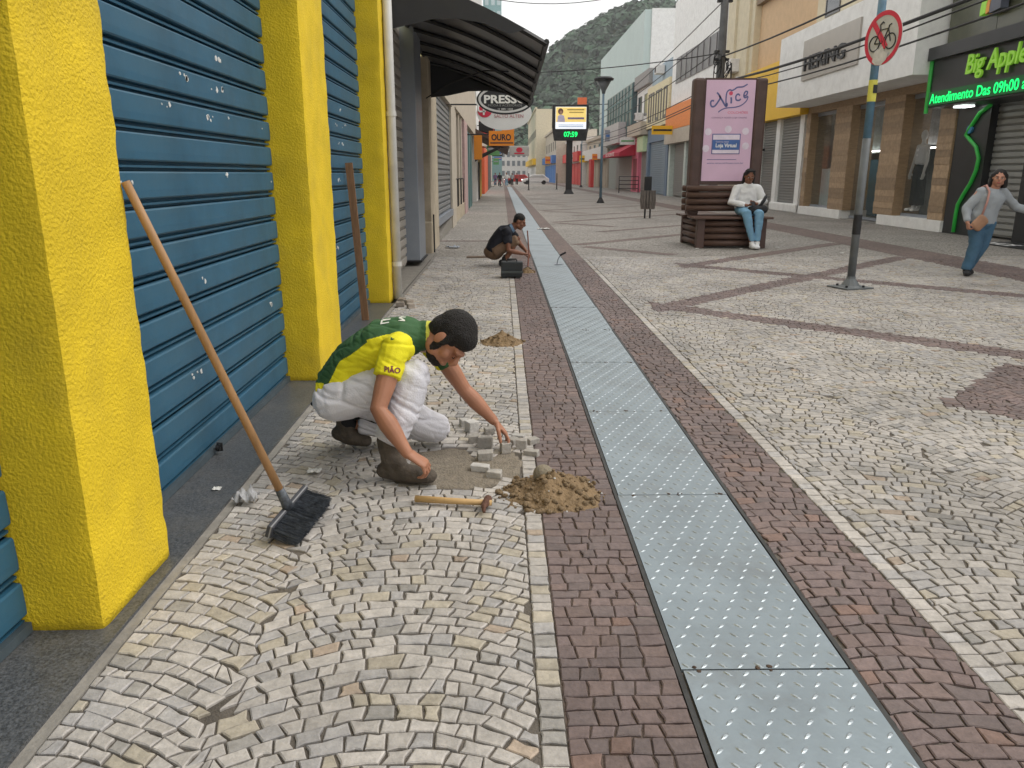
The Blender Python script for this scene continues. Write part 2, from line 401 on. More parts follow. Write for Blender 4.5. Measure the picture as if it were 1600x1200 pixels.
# steel drain covers
m_steel = M('galvanised_tread_plate', (.265, .31, .335), .44, .14, 3., .05, 60, metal=.6, dirt=.6, dcol=(.17, .17, .165))
m_edge = M('drain_edge_steel', (.06, .06, .058), .6, .3, 12, metal=.5)
m_dark = M('drain_dark', (.02, .02, .018), .9)
dr = struct(MB().box(XP0 - .012, XP1 + .012, .2, 180, -.3, -.036).build('drain_channel', m_dark))
MB().box(XP0 - .012, XP0 + .004, .2, 180, -.035, .002).build('channel_edge', m_edge, dr)
MB().box(XP1 - .004, XP1 + .012, .2, 180, -.035, .002).build('channel_edge', m_edge, dr)
PLn = 1.372; PX0, PX1 = XP0 + .009, XP1 - .009
def plate_mesh(bumps):
    mb = MB().box(PX0, PX1, .003, PLn - .003, -.006, .004)
    if bumps:      # raised lens-shaped treads, alternating slant
        nx, ny = 9, 25
        for j in range(ny):
            for i in range(nx):
                x = PX0 + .02 + (PX1 - PX0 - .04) * (i + .5 * (j % 2)) / (nx - .5); y = .02 + (PLn - .04) * j / (ny - 1)
                a = R(45 if (i + j // 2) % 2 else -45) ; c, s_ = math.cos(a), math.sin(a); l_, w_ = .019, .0062
                P = [(l_, 0), (l_ * .55, w_ * .85), (0, w_), (-l_ * .55, w_ * .85), (-l_, 0), (-l_ * .55, -w_ * .85), (0, -w_), (l_ * .55, -w_ * .85)]
                vs = [(x + u * c - v * s_, y + u * s_ + v * c, .0041) for u, v in P] + [(x + (u * c - v * s_) * .5, y + (u * s_ + v * c) * .5, .0064) for u, v in P]
                mb.add(vs, [(a, (a + 1) % 8, 8 + (a + 1) % 8, 8 + a) for a in range(8)] + [tuple(range(8, 16))], 1)
    else:
        for cx, cy in ((.04, .04), (.49, .04), (.04, 1.33), (.49, 1.33)): mb.lathe([(.0, .004), (.012, .004), (.010, .007), (.0, .0075)], (PX0 + cx, cy, 0), 8)
    return mb
pmb = None
for i in range(70):
    y = .735 + i * PLn
    if y > 100: break
    if i < 9:
        if pmb is None:
            o = plate_mesh(True).build('cover_plate', [m_steel, M('worn_tread_highlight', (.36, .40, .42), .40, .25, 9, metal=.75)], dr); pmb = o.data  # worn treads get a paler metal, their bright highlights put into the colour
        else: o = link('cover_plate', pmb, dr)
    else:
        if i == 9: o = plate_mesh(False).build('cover_plate', m_steel, dr); pfl = o.data
        else: o = link('cover_plate', pfl, dr)
    o.location = (rs.uniform(-.003, .003), y, rs.uniform(-.001, .002)); o.rotation_euler = (0, 0, rs.uniform(-.002, .002))
m_rust = M('rusty_dirt', (.07, .045, .03), .95, .4, 30, .5, 90)
for i in range(1, 8):                      # rusty bolts and grit at the joints
    y = .735 + i * PLn
    mb = MB()
    for k in range(9):
        x = rs.choice([PX0 + .03, PX0 + .06, PX0 + .26, PX0 + .29, PX0 + .48]) + rs.uniform(-.025, .025); r_ = rs.uniform(.004, .011)
        mb.lathe([(r_, .0042), (r_ * .8, .0062), (r_ * .3, .0072)], (x, y + rs.uniform(-.02, .02), 0), 6)
    stuff(mb.build('joint_grit', m_rust, dr))
# cement shoulder beside the covers
m_cem = M('cement_patch', (.27, .25, .22), .9, .2, 14, .3, 60)
for P in ([(.46, 2.33), (.535, 2.30), (.535, 2.64), (.49, 2.6)], [(.49, 2.93), (.535, 2.93), (.535, 3.2), (.5, 3.18)]):
    struct(MB().prism(P, 'z', -.03, -.0055).build('cement_patch', m_cem))

# granite door sill with cement edge
m_gran = M('dark_granite', (.085, .088, .092), .38, .8, 120, .05, 60, dirt=.5, dcol=(.17, .155, .13))
sl = struct(MB().box(-1.72, -1.30, -1.5, 9.25, -.05, .012).build('granite_sill', m_gran))
struct(MB().box(-1.30, XS - .002, -1.5, YF, -.05, -.001).build('cement_edge', M('cement_edge', (.27, .25, .22), .9, .25, 9, .3, 50)))
# bare mortar bed where stones are lifted
m_mort = M('damp_mortar', (.235, .20, .155), .95, .25, 25, .8, 90)
mb = MB(); nx, ny = 44, 44; vs = []; fs = []
for j in range(ny):
    for i in range(nx):
        x = -.64 + .86 * i / (nx - 1); y = 3.50 + .75 * j / (ny - 1)
        n_ = noise.fractal(Vector((x * 8, y * 8, 3)), 1, 2, 5)
        inside = holew(x, y)
        vs.append((x, y, (-.003 if inside else -.024) + .005 * n_))
fs = [(j * nx + i, j * nx + i + 1, (j + 1) * nx + i + 1, (j + 1) * nx + i) for j in range(ny - 1) for i in range(nx - 1)]
struct(mb.add(vs, fs).build('mortar_bed', m_mort, smooth=True))

# ================================================================ LEFT SIDE
def stucco(name, col):
    m = M(name, col, .8, .13, 2.5, .75, 85, dirt=.45, dcol=(.46, .33, .04))
    n = m.node_tree.nodes
    for x in n:
        if x.type == 'BUMP': x.inputs['Distance'].default_value = .012
    return m
m_yel = stucco('yellow_stucco', (.74, .52, .016))
m_blue = M('blue_shutter_paint', (.027, .102, .168), .5, .28, 5, .05, 25, spec=.4, dirt=.6, dcol=(.055, .115, .15), stretch=(1, 1, .35))
m_chip = M('bare_paint_chip', (.6, .6, .58), .8)
m_wall = M('white_wall', (.62, .61, .58), .85, .1, 3, .1, 60)
m_cast = M('dark_iron', (.03, .03, .032), .6, .2, 10, metal=.4)

def slat_profile(h):            # one roll-shutter slat seen from the end: (outward, up)
    return [(0, 0), (-.018, .0), (-.018, .012), (.008, .014), (.010, .024), (-.018, .027), (-.018, .040), (.017, .043), (.022, .050), (.023, h * .5), (.021, h * .95), (.016, h - .001), (0, h)]
def shutter(name, parent, X, y0, y1, z0, z1, h, mat, sgn=1, label=None, chips=0, guide=None):
    """roll-down shutter on plane X whose slats bulge towards sgn"""
    e = MB().box(X - sgn * .05 - .01, X - sgn * .05 + .01, y0, y1, z0, z1).build(name, M('shutter_void', (.015, .016, .017), .9), parent)
    if label: e['label'] = label
    prof = [(0.0, 0.0)] + [(a, b) for a, b in slat_profile(h)[1:]] + [(-.02, h), (-.02, 0)]
    mb = MB().prism([(sgn * a, b) for a, b in prof], 'y', 0, 1)
    # prism along y expects (x,z) polygon
    k = 0; z = z0; me = None
    while z < z1 - .01:
        if me is None: o = mb.build('slat', mat, e); me = o.data
        else: o = link('slat', me, e)
        o.location = (X + rs.uniform(-.001, .001), y0, z); o.scale = (1, y1 - y0, .985); z += h
    if guide:
        for y in (y0, y1): MB().box(X - .03, X + .035, y - .03, y + .02, z0, z1).build('guide_rail', guide, e)
    return e

ys = thing('yellow_shop', 'shop with bright yellow rough-cast pillars and blue roller shutters at left', 'building', (-1.35, 2.3, 0))
def pillar(y0, y1, x1=-1.35, x0=-1.9, z1=4.2):
    n = 14; mb = MB()
    nz = int(z1 / .035); ring = []          # hand-laid render: skin of quads nudged off true
    def seg(a, b): k = max(1, int(abs(b - a) / .035)); return [a + (b - a) * i / k for i in range(k)]
    ring = [(x, y0) for x in seg(x0, x1)] + [(x1, y) for y in seg(y0, y1)] + [(x, y1) for x in seg(x1, x0)] + [(x0, y) for y in seg(y1, y0)]
    m = len(ring); vs = []
    for k in range(nz + 1):
        z = .012 + (z1 - .012) * k / nz
        for x, y in ring:
            p = Vector((x, y, z)); d = Vector((1 if x > x1 - .001 else 0, -1 if y < y0 + .001 else (1 if y > y1 - .001 else 0), 0))
            c = .006 if d.x and d.y else 0
            q = .0055 * noise.noise(p * 6) + .0035 * noise.noise(p * 19) - c * (1 + .6 * noise.noise(p * 11))
            vs.append(p + d * q + Vector((0, 0, -.012 if k == 0 else 0)))
    mb.add(vs, [(k * m + i, k * m + (i + 1) % m, (k + 1) * m + (i + 1) % m, (k + 1) * m + i) for k in range(nz) for i in range(m)] + [tuple(range(m - 1, -1, -1)), tuple(range(nz * m, (nz + 1) * m))])
    o = mb.build('pillar', m_yel, ys, smooth=True); cor = {i for i, (x, y) in enumerate(ring) if x in (x0, x1) and y in (y0, y1)}
    for e in o.data.edges:
        a, b = e.vertices
        if a % m == b % m and a % m in cor: e.use_edge_sharp = True
    return o
pillar(2.34, 2.88); pillar(5.63, 6.40); pillar(9.25, 9.62); pillar(-1.2, -.6)
MB().box(-3.5, -1.37, -1.5, 9.6, 4.2, 7.5).build('upper_wall', m_yel, ys)
MB().box(-6, -1.95, -1.5, 9.6, .0, 4.19).build('back_wall', m_wall, ys)
HS = .165
for a, b in ((-.6, 2.34), (2.88, 5.63), (6.40, 9.25)):
    sh = shutter('shutter', ys, -1.62, a + .005, b - .005, .03, 4.15, HS, m_blue)
    MB().box(-1.635, -1.585, a + .01, b - .01, .014, .05).build('bottom_bar', M('shutter_bar', (.10, .13, .15), .5, .2, 8, metal=.4), sh)
    # paint knocked off the slats, a shape of its own
    rr = random.Random(int(a * 10) + 77); mb = MB()
    spots = [(a + 1.62 + rr.uniform(-.15, .3), z_) for z_ in (2.02, 1.86, 1.85, 1.69, 1.70, 1.36)] + [(rr.uniform(a + .2, b - .1), rr.uniform(.15, 2.2)) for _ in range(9)]
    for y, z in spots:
        z = .03 + HS * (int((z - .03) / HS) + .72) + rr.uniform(-.025, .02)
        for q in range(rr.randint(1, 4)):
            yy = y + rr.uniform(-.07, .07); zz = z + rr.uniform(-.012, .012); r_ = rr.uniform(.004, .018)
            pts = [(yy + r_ * rr.uniform(.5, 1.3) * math.cos(t), zz + r_ * rr.uniform(.5, 1.2) * math.sin(t)) for t in [i * .9 for i in range(7)]]
            mb.prism(pts, 'x', -1.600, -1.5955)
    stuff(mb.build('paint_chips', m_chip, sh))
MB().tube([(-1.57, 4.05, .035), (-1.545, 4.05, .035), (-1.545, 4.05, .075), (-1.57, 4.05, .075)], .007).lathe([(.0, -.010), (.018, -.010), (.018, .010), (.0, .010)], (-1.565, 4.05, .05), 12, T=Matrix.Rotation(R(90), 4, 'Y')).build('lock', m_cast, ys)

# drain pipe
m_pvc = M('white_pvc', (.60, .59, .56), .45, .1, 5, dirt=.3, dcol=(.3, .28, .24))
dp = thing('drainpipe', 'white plastic downpipe clamped to the wall beside the third yellow pillar', 'pipe', (-1.29, 9.55, 0))
MB().tube([(-1.29, 9.55, .02), (-1.29, 9.55, 5)], .052, 16).build('pipe', m_pvc, dp, smooth=True)
for z in (.42, 2.15, 3.9): MB().tube([(-1.29, 9.55, z), (-1.29, 9.55, z + .05)], .060, 16).build('clamp', m_pvc, dp)
m_wood = M('weathered_board', (.22, .115, .055), .75, .3, 5, .2, 30, stretch=(8, 8, 1))
tag(MB().box(-.036, .036, -.014, .014, 0, 1.60, T=Matrix.Translation((-1.45, 8.12, .014)) @ Matrix.Rotation(R(-1.5), 4, 'X') @ Matrix.Rotation(R(-3.5), 4, 'Y')).build('wooden_board', m_wood), 'brown wooden board leaning upright against the second blue shutter', 'board')

# -------- second shop: beige shutters, grey metal pillar, smoky awning
m_bslat = M('beige_slats', (.43, .39, .34), .5, .12, 4, dirt=.5, dcol=(.16, .13, .10))
m_gmet = M('grey_panel', (.27, .30, .345), .38, .06, 3, dirt=.2, dcol=(.4, .38, .36), metal=.3)
m_beige = M('beige_plaster', (.47, .40, .30), .85, .14, 4, .1, 50, dirt=.5, dcol=(.22, .17, .11))
s2 = thing('beige_shutter_shop', 'narrow shop with beige shutters and grey metal clad pillar beside downpipe', 'building', (-1.4, 10, 0))
MB().box(-5, -1.75, 9.64, 17.3, 0, 7).build('wall', m_wall, s2)
shutter('shutter', s2, -1.60, 9.7, 12.95, .05, 3.6, .15, m_bslat)
MB().box(-1.74, -1.36, 12.95, 13.95, .12, 3.7).build('pillar', m_gmet, s2, bevel=.01)
MB().box(-1.74, -1.33, 12.93, 13.97, .10, .125).build('pillar_foot', m_cast, s2)
shutter('shutter', s2, -1.54, 14.0, 15.35, .12, 3.6, .15, m_bslat)
MB().box(-1.74, -1.38, 15.4, 17.25, .0, 3.6).build('pilaster', m_beige, s2, bevel=.01)
MB().box(-1.74, -1.34, 15.1, 15.3, .0, .62).build('fuse_box', m_beige, s2, bevel=.03)
MB().box(-1.75, -1.31, 9.64, 15.4, .0, .03).build('doorstep', m_cem, s2)
MB().tube([(-1.33, 15.35, .0), (-1.33, 15.35, .75)], .015, 8).build('post', m_cast, s2)
MB().box(-1.74, -1.6, 9.64, 17.3, 3.62, 7).build('upper_wall', M('pale_yellow_wall', (.72, .66, .3), .8), s2)

# awning: smoky panels between ribs, sloping from the wall out over the pavement
m_smoke = M('smoky_polycarbonate', (.085, .084, .09), .35, .12, 3, spec=.4, alpha=.96, dirt=.4, dcol=(.15, .145, .14))
m_cheek = M('awning_cheek', (.02, .021, .025), .45, .15, 4)
m_rib = M('awning_rib', (.018, .018, .02), .5)
aw = thing('awning', 'dark smoky awning with black ribs projecting over the left pavement', 'awning', (-1.4, 13, 3))
def awp(s_, Y):      # s 0..1 from wall to front
    dz = -.2 * (Y - 10) / 6
    return Vector((-1.45 + 1.98 * s_, Y, 3.80 - .62 * s_ - .16 * s_ * s_ + .05 * math.sin(math.pi * s_) + dz))
NS = 8; ribs = [10 + i for i in range(7)]
for a, b in zip(ribs, ribs[1:]):
    vs = []
    for i in range(NS + 1):
        p = awp(i / NS, a); q = awp(i / NS, b)
        vs += [p, q, p + Vector((0, 0, .008)), q + Vector((0, 0, .008))]
    fs = []
    for i in range(NS):
        o = 4 * i
        fs += [(o, o + 1, o + 5, o + 4), (o + 2, o + 6, o + 7, o + 3), (o, o + 4, o + 6, o + 2), (o + 1, o + 3, o + 7, o + 5)]
    fs += [(0, 2, 3, 1), (4 * NS, 4 * NS + 1, 4 * NS + 3, 4 * NS + 2)]
    MB().add(vs, fs).build('roof_panel', m_smoke, aw)
for Y in ribs:
    MB().tube([awp(i / NS, Y) + Vector((0, 0, -.025)) for i in range(NS + 1)], .032, 4, flat=(0, 0, 1)).build('rib', m_rib, aw)
MB().tube([awp(1, 9.98), awp(1, 16.02)], .035, 6).build('front_rail', m_rib, aw)
MB().tube([awp(0, 9.98), awp(0, 16.02)], .04, 6).build('wall_rail', m_rib, aw)
for Y, zs in ((9.96, [3.12, 3.19, 3.26, 3.27, 3.22, 3.1]), (16.04, [2.93, 2.97, 3.05, 3.06, 3.0, 2.90])):
    P = [(awp(i / NS, Y).x, awp(i / NS, Y).z) for i in range(NS + 1)]
    Q = [(-1.45 + 1.98 * i / 5, z) for i, z in enumerate(zs)][::-1]
    if Y < 12: P = [p for p in P if p[0] < .3]; Q = [(q[0] * .78 - .32, q[1] + .0) for q in Q]
    MB().prism(P + Q, 'y', Y - .006, Y + .006).build('cheek', m_cheek, aw)
MB().tube([(-1.4, 15.2, 2.85), (-.9, 14.6, 3.05), (-.3, 14, 3.18), (.1, 13.6, 3.12)], .012, 6).build('cable', m_rib, aw)
# -------- further shops on the left
m_tan = M('tan_plaster', (.50, .44, .36), .85, .1, 4, dirt=.4, dcol=(.3, .25, .2))
m_gsh = M('grey_shutter', (.26, .27, .275), .45, .1, 5, metal=.3, dirt=.3, dcol=(.14, .13, .12))
m_pinkt = M('pink_tile', (.52, .36, .35), .5, .2, 12)
m_teal = M('teal_frame', (.10, .20, .20), .5, .1, 5)
m_white = M('white_paint', (.78, .78, .76), .7, .08, 3, dirt=.38, dcol=(.48, .46, .42))
m_glass = M('shop_glass', (.08, .10, .10), .05, .05, 2, spec=.7, alpha=.22)
m_interior = M('shop_interior', (.10, .095, .09), .9, .3, 1.5)
s3 = thing('grille_window_shop', 'grey plastered shop with a barred roller grille window above a ramp', 'building', (-1.5, 20, 0))
MB().box(-6, -1.62, 17.3, 24.6, 0, 8).build('wall', m_tan, s3)
shutter('roller_grille', s3, -1.50, 17.6, 22.6, .55, 3.3, .13, m_gsh, guide=m_gsh)
MB().box(-1.6, -1.40, 17.45, 22.75, .38, .55).build('window_sill', m_gmet, s3)
MB().box(-1.6, -1.38, 17.45, 22.75, 3.3, 3.8).build('lintel', m_tan, s3)
MB().box(-1.6, -1.42, 22.75, 24.6, 0, 3.8).build('pilaster', m_tan, s3)
text('lettering', 'NO', .42, (-1.375, 17.9, 3.38), 'left', m_gmet, s3)
MB().prism([(17.5, .0), (22.7, .0), (22.7, .36), (17.5, .05)], 'x', -1.6, -1.45).build('ramp', m_cem, s3)
s4 = thing('pink_tile_shop', 'far left shop with open front, pink tiled pillar and teal frames', 'building', (-1.5, 30, 0))
MB().box(-7, -2.6, 24.6, 45, 0, 7.5).build('wall', m_tan, s4)
MB().box(-2.6, -1.45, 24.6, 45, 3.5, 7.5).build('upper_wall', m_tan, s4)
MB().box(-2.5, -1.45, 31.2, 33.8, 0, 3.5).build('pillar', m_pinkt, s4)
for i, y in enumerate((26, 28, 29.6)): MB().box(-1.75, -1.5, y, y + .5, 0, 3.5).build('pillar', m_tan, s4)
for y in (34.5, 36.5, 38.5): MB().box(-1.7, -1.5, y, y + 1.2, 0, 3.3).build('door_frame', m_teal, s4)
MB().box(-2.0, -1.48, 25.0, 33, .0, .45).build('step', m_beige, s4)
for y in (25.2, 27.2, 29.2): MB().tube([(-1.5, y, .45), (-1.5, y, 1.35), (-1.5, y + 1.5, 1.35), (-1.5, y + 1.5, .45)], .02, 6).build('railing', m_cast, s4)
s5 = thing('white_front_shop', 'far left shop with a plain white front and yellow doorway', 'building', (-1.5, 50, 0))
MB().box(-8, -1.7, 45, 62, 0, 9).build('wall', m_white, s5)
MB().box(-1.69, -1.45, 45, 48, 0, 4.2).build('white_panel', m_white, s5)
MB().box(-1.69, -1.40, 49, 50, 0, 2.2).build('dark_post', m_cast, s5)
MB().box(-1.69, -1.5, 51, 58, 0, 3.0).build('doorway', M('ochre_door', (.45, .30, .04), .7), s5)
s6 = thing('orange_front_shop', 'distant left shop with an orange red front under a tiled awning', 'building', (-1.5, 70, 0))
MB().box(-9, -1.7, 62, 130, 0, 10).build('wall', m_tan, s6)
MB().box(-1.69, -1.4, 63, 78, 0, 3.6).build('orange_front', M('orange_red', (.72, .14, .06), .6), s6)
MB().box(-1.69, -1.4, 80, 100, 0, 3.6).build('dark_front', M('dark_front', (.1, .1, .1), .6), s6)
m_tile = M('roof_tile', (.10, .06, .05), .8, .3, 4)
ta = thing('tiled_canopy', 'dark brown tiled shop canopy on a bracket at far left', 'canopy', (-1.4, 46, 2.8))
MB().prism([(-1.5, 3.9), (.35, 2.95), (.35, 2.80), (-1.5, 3.7)], 'y', 44, 58).build('roof', m_tile, ta)
MB().prism([(-1.5, 2.4), (-.2, 2.95), (-.1, 2.85), (-1.5, 2.15)], 'y', 44.1, 44.3).build('bracket', m_cast, ta)
MB().prism([(-1.3, 3.85), (-.5, 3.6), (-.5, 4.3), (-1.3, 4.3)], 'y', 45, 46).build('chimney_box', m_cast, ta)

# hanging signs over the left pavement
m_black = M('sign_black', (.012, .014, .02), .35, .1, 4)
m_swhite = M('sign_white', (.80, .80, .78), .5, .04, 3, dirt=.1, dcol=(.5, .5, .5))
m_sred = M('sign_red', (.62, .03, .07), .5, .05, 4)
m_orange = M('sign_orange', (.80, .27, .02), .5, .05, 4)
def ell(cx, cz, a, b, n=40): return [(cx + a * math.cos(2 * math.pi * i / n), cz + b * math.sin(2 * math.pi * i / n)) for i in range(n)]
so = thing('oval_sign', 'black oval shop sign with silver ring hanging behind the awning', 'sign', (-.6, 19, 3.3))
MB().prism(ell(.07, 3.165, .66, .33), 'y', 19, 19.1).build('board', m_black, so)
P = ell(.07, 3.165, .62, .295); Q = ell(.07, 3.165, .565, .25)
k = len(P); vs = [(x, 18.985, z) for x, z in P + Q]
MB().add(vs + [(x, 18.998, z) for x, _, z in vs], [(i, (i + 1) % k, k + (i + 1) % k, k + i) for i in range(k)]).build('silver_ring', M('silver', (.6, .6, .6), .4), so)
text('lettering', 'PRESSO', .24, (-.43, 18.99, 3.085), 'cam', m_swhite, so, bold=.008, width=1.0)
text('lettering', 'MODA E ACESSÓRIOS', .065, (-.33, 18.99, 3.01), 'cam', M('dim_letter', (.3, .3, .3), .5), so, width=.78)
text('lettering', '11 3891 1020', .06, (-.11, 18.99, 2.93), 'cam', m_swhite, so, width=.34)
MB().tube([(-1.5, 19.05, 3.55), (-.5, 19.05, 3.5)], .02, 6).build('bracket', m_cast, so)
so = thing('oval_sign', 'white oval shop sign with red round emblem below the black oval', 'sign', (-.7, 22, 3.1))
MB().prism(ell(.05, 3.09, .74, .44), 'y', 22, 22.1).build('board', m_swhite, so)
MB().prism(ell(-.47, 3.13, .19, .16, 24), 'y', 21.985, 21.998).build('emblem', m_sred, so)
MB().box(-.52, -.47, 21.97, 21.984, 3.03, 3.22).box(-.62, -.44, 21.97, 21.984, 3.1, 3.14).build('emblem_mark', m_swhite, so)
text('lettering', 'DULATA', .2, (-.24, 21.99, 3.12), 'cam', m_sred, so, bold=.006, width=.8)
text('lettering', 'SALTO ALTEN', .13, (-.22, 21.99, 2.96), 'cam', M('dim_red', (.5, .2, .22), .5), so, width=.78)
MB().tube([(-.75, 21.9, 3.9), (-.63, 21.9, 3.12)], .025, 6).build('bracket', m_swhite, so)
MB().tube([(-1.5, 22.05, 3.3), (-.6, 22.05, 3.3)], .02, 6).build('arm', m_cast, so)
sg = thing('orange_sign', 'orange stepped shop sign with dark capital letters over the left pavement', 'sign', (-.6, 34, 3))
MB().prism([(-.56, 2.65), (.49, 2.65), (.49, 3.34), (-.02, 3.34), (-.02, 3.24), (-.56, 3.24)], 'y', 34, 34.12).build('board', m_orange, sg)
text('lettering', 'OURO', .34, (-.46, 33.99, 2.87), 'cam', m_black, sg, bold=.01, width=.82)
MB().box(-.5, .45, 33.985, 33.998, 2.74, 2.79).build('underline', m_tile, sg)
MB().tube([(-1.6, 34.06, 3.1), (-.5, 34.06, 3.1)], .03, 6).build('arm', m_cast, sg)
sg = thing('rectangular_sign', 'grey rectangular shop sign with red round emblem hanging far left', 'sign', (.4, 45, 2.8))
MB().box(.39, 1.49, 45, 45.12, 2.5, 3.01).build('board', M('sign_grey', (.5, .48, .46), .6), sg, bevel=.03)
MB().prism(ell(.94, 2.8, .18, .13, 20), 'y', 44.985, 44.998).build('emblem', m_sred, sg)
MB().box(.66, 1.22, 44.985, 44.998, 2.58, 2.65).build('red_line', m_sred, sg)
MB().tube([(-1.6, 45.06, 2.95), (.4, 45.06, 2.95)], .03, 6).build('arm', m_cast, sg)
sg = tag(MB().box(-1.4, -1.0, 40, 40.1, 2.2, 3.4).build('small_orange_sign', m_orange), 'small upright orange shop sign against the tiled pillar', 'sign')

# ================================================================ RIGHT SIDE
m_cream = M('cream_plaster', (.62, .55, .40), .85, .08, 3, .05, 40, dirt=.3, dcol=(.42, .36, .25))
m_peach = M('peach_plaster', (.62, .44, .27), .85, .08, 3, dirt=.25, dcol=(.45, .33, .2))
m_wtile = M('wood_look_tile', (.33, .225, .13), .55, .25, 6, .1, 30, stretch=(1, 1, 5))
m_bronze = M('bronze_panel', (.40, .37, .33), .4, .05, 3, metal=.3)
m_dark_ = M('dark_letter', (.03, .03, .032), .5)
m_rshut = M('slate_shutter', (.27, .275, .265), .45, .1, 5, metal=.2, dirt=.3, dcol=(.17, .16, .15))
m_yfas = M('yellow_fascia', (.80, .48, .02), .5, .04, 3)
m_cloth_b = M('display_blue', (.06, .16, .22), .8)
m_lamp = M('lamp_tube', (.9, .9, .9), .5, emit=(1, .98, .92), es=7.)
XF = 11.7
def shutter_r(parent, y0, y1, z0, z1, X=XF + .12, mat=m_rshut, h=.11, label=None): return shutter('shutter', parent, X, y0, y1, z0, z1, h, mat, sgn=-1, label=label)
def win_r(parent, y0, y1, z0, z1, X, name='window'):
    f = MB().box(X - .02, X + .06, y0, y1, z0, z0 + .06).box(X - .02, X + .06, y0, y1, z1 - .06, z1).box(X - .02, X + .06, y0, y0 + .06, z0 + .06, z1 - .06).box(X - .02, X + .06, y1 - .06, y1, z0 + .06, z1 - .06).build(name, M('window_frame', (.12, .12, .12), .5), parent)
    MB().box(X + .0, X + .012, y0 + .06, y1 - .06, z0 + .06, z1 - .06).build('pane', M('dark_pane', (.05, .06, .07), .08, spec=.8), f)
    return f

# -- fashion shop with white fascia
m_tl = [M('tile_tone_%d' % i, tuple(c * v for c in (.34, .24, .15)), .55, .25, 9, .1, 40) for i, v in enumerate((.8, .93, 1.05, 1.2))]
hs_ = thing('white_fascia_shop', 'clothes shop with deep white fascia and wood tiled pillars between show windows', 'building', (XF, 26, 0))
MB().box(XF + 3.2, XF + 9, 21.0, 34, 0, 9.5).build('back_wall', M('shop_back_wall', (.22, .24, .235), .9, .3, 1.2), hs_)
MB().box(XF - 1.25, XF + 3.2, 21.05, 31.3, 3.95, 6.35).build('fascia', m_white, hs_)
MB().box(XF, XF + 3.2, 21.0, 31.3, 6.35, 11).build('upper_wall', m_cream, hs_)
MB().box(XF + .02, XF + 3.2, 21.0, 31.3, 3.72, 3.95).build('beam', m_wtile, hs_)
MB().box(XF, XF + 3.1, 21.0, 31.3, .0, .02).build('shop_floor', M('shop_floor', (.3, .28, .25), .3), hs_)
for y0, y1 in ((21.0, 21.75), (23.75, 25.0), (27.3, 28.6), (30.9, 31.3)):
    p_ = MB().box(XF, XF + .8, y0, y1, .3, 3.72).build('pillar', m_wtile, hs_)
    rr = random.Random(int(y0 * 10))
    for k in range(19):     # proud tile courses on the two faces in view
        z = .32 + k * .18; d = rr.uniform(.004, .022)
        MB().box(XF - d, XF - .001, y0 + .004, y1 - .004, z, z + .172).build('tile', m_tl[rr.randint(0, 3)], p_)
for y0, y1 in ((20.95, 24.6), (27.4, 31.3)):
    MB().box(XF - .06, XF + .9, y0, y1, .0, .3).build('plinth', m_white, hs_, bevel=.01)
def shopwin(y0, y1, z0):
    f = MB().box(XF + .25, XF + .33, y0, y1, z0, z0 + .08).build('show_window', m_gmet, hs_)
    MB().box(XF + .25, XF + .33, y0, y1, 3.6, 3.72).build('head_rail', m_gmet, f)
    MB().box(XF + .28, XF + .295, y0 + .01, y1 - .01, z0 + .08, 3.6).build('pane', m_glass, f)
shopwin(21.75, 23.75, .3); shopwin(25.0, 27.3, .05); shopwin(28.6, 30.9, .3)
MB().box(XF + 1.2, XF + 1.25, 22.2, 26.2, 2.35, 3.7).build('poster_panel', M('poster_grey', (.34, .36, .38), .7, .5, 2.5), hs_)
MB().box(XF + 1.2, XF + 1.25, 26.3, 29.6, 2.2, 3.7).build('poster_panel', M('poster_green', (.30, .36, .36), .7, .5, 2), hs_)
MB().box(XF + 1.15, XF + 1.16, 28.6, 29.4, 2.2, 3.7).build('yellow_banner', M('banner_yellow', (.65, .62, .16), .7), hs_)
MB().box(XF + 1.0, XF + 1.04, 22.0, 29.5, 2.24, 2.28).build('strip_light', m_lamp, hs_)
MB().box(XF + 1.6, XF + 1.65, 28.2, 30.2, .05, 2.0).build('hanging_clothes', m_cloth_b, hs_)
MB().box(XF + .6, XF + 1.3, 29.2, 31.2, .35, 1.7).build('display_counter', M('pale_counter', (.62, .72, .70), .5), hs_)
MB().box(XF - 1.31, XF - 1.252, 24.35, 28.75, 4.62, 5.9).build('sign_panel', m_bronze, hs_)
text('lettering', 'HERING', .62, (XF - 1.313, 28.55, 4.92), 'street', m_dark_, hs_, depth=.05, bold=.012, width=3.3)
for y in (29.3, 26.2, 23.1, 21.3): win_r(hs_, y - .1, y + 1.15, 6.95, 7.8, XF - .02)
MB().box(XF - .25, XF, 21.0, 31.3, 8.25, 8.5).build('cornice', m_cream, hs_)

# -- green sign phone shop
ba = thing('black_front_shop', 'black fronted shop with green lit lettering and green message display', 'building', (XF, 16, 0))
m_blk = M('black_cladding', (.018, .02, .022), .35, .2, 3)
m_olive = M('olive_glass', (.075, .08, .05), .25, .3, 1.2, spec=.6)
m_grn = M('green_acrylic', (.27, .52, .05), .4, emit=(.28, .75, .04), es=.14)
m_grnd = M('green_tube', (.03, .30, .05), .35, emit=(.02, .6, .05), es=.06)
m_led = M('green_led', (.01, .3, .05), .5, emit=(.0, 1., .18), es=1.15)
m_lede = M('led_board', (.005, .05, .015), .5, emit=(.0, .3, .05), es=.10)
MB().box(XF + .3, XF + 8, 9, 20.95, 0, 10).build('back_wall', m_blk, ba)
MB().box(XF - .8, XF + .3, 9, 20.93, 3.12, 4.25).build('sign_box', m_blk, ba)
MB().box(XF - .95, XF + .3, 9, 20.97, 4.25, 4.55).build('ledge', m_blk, ba)
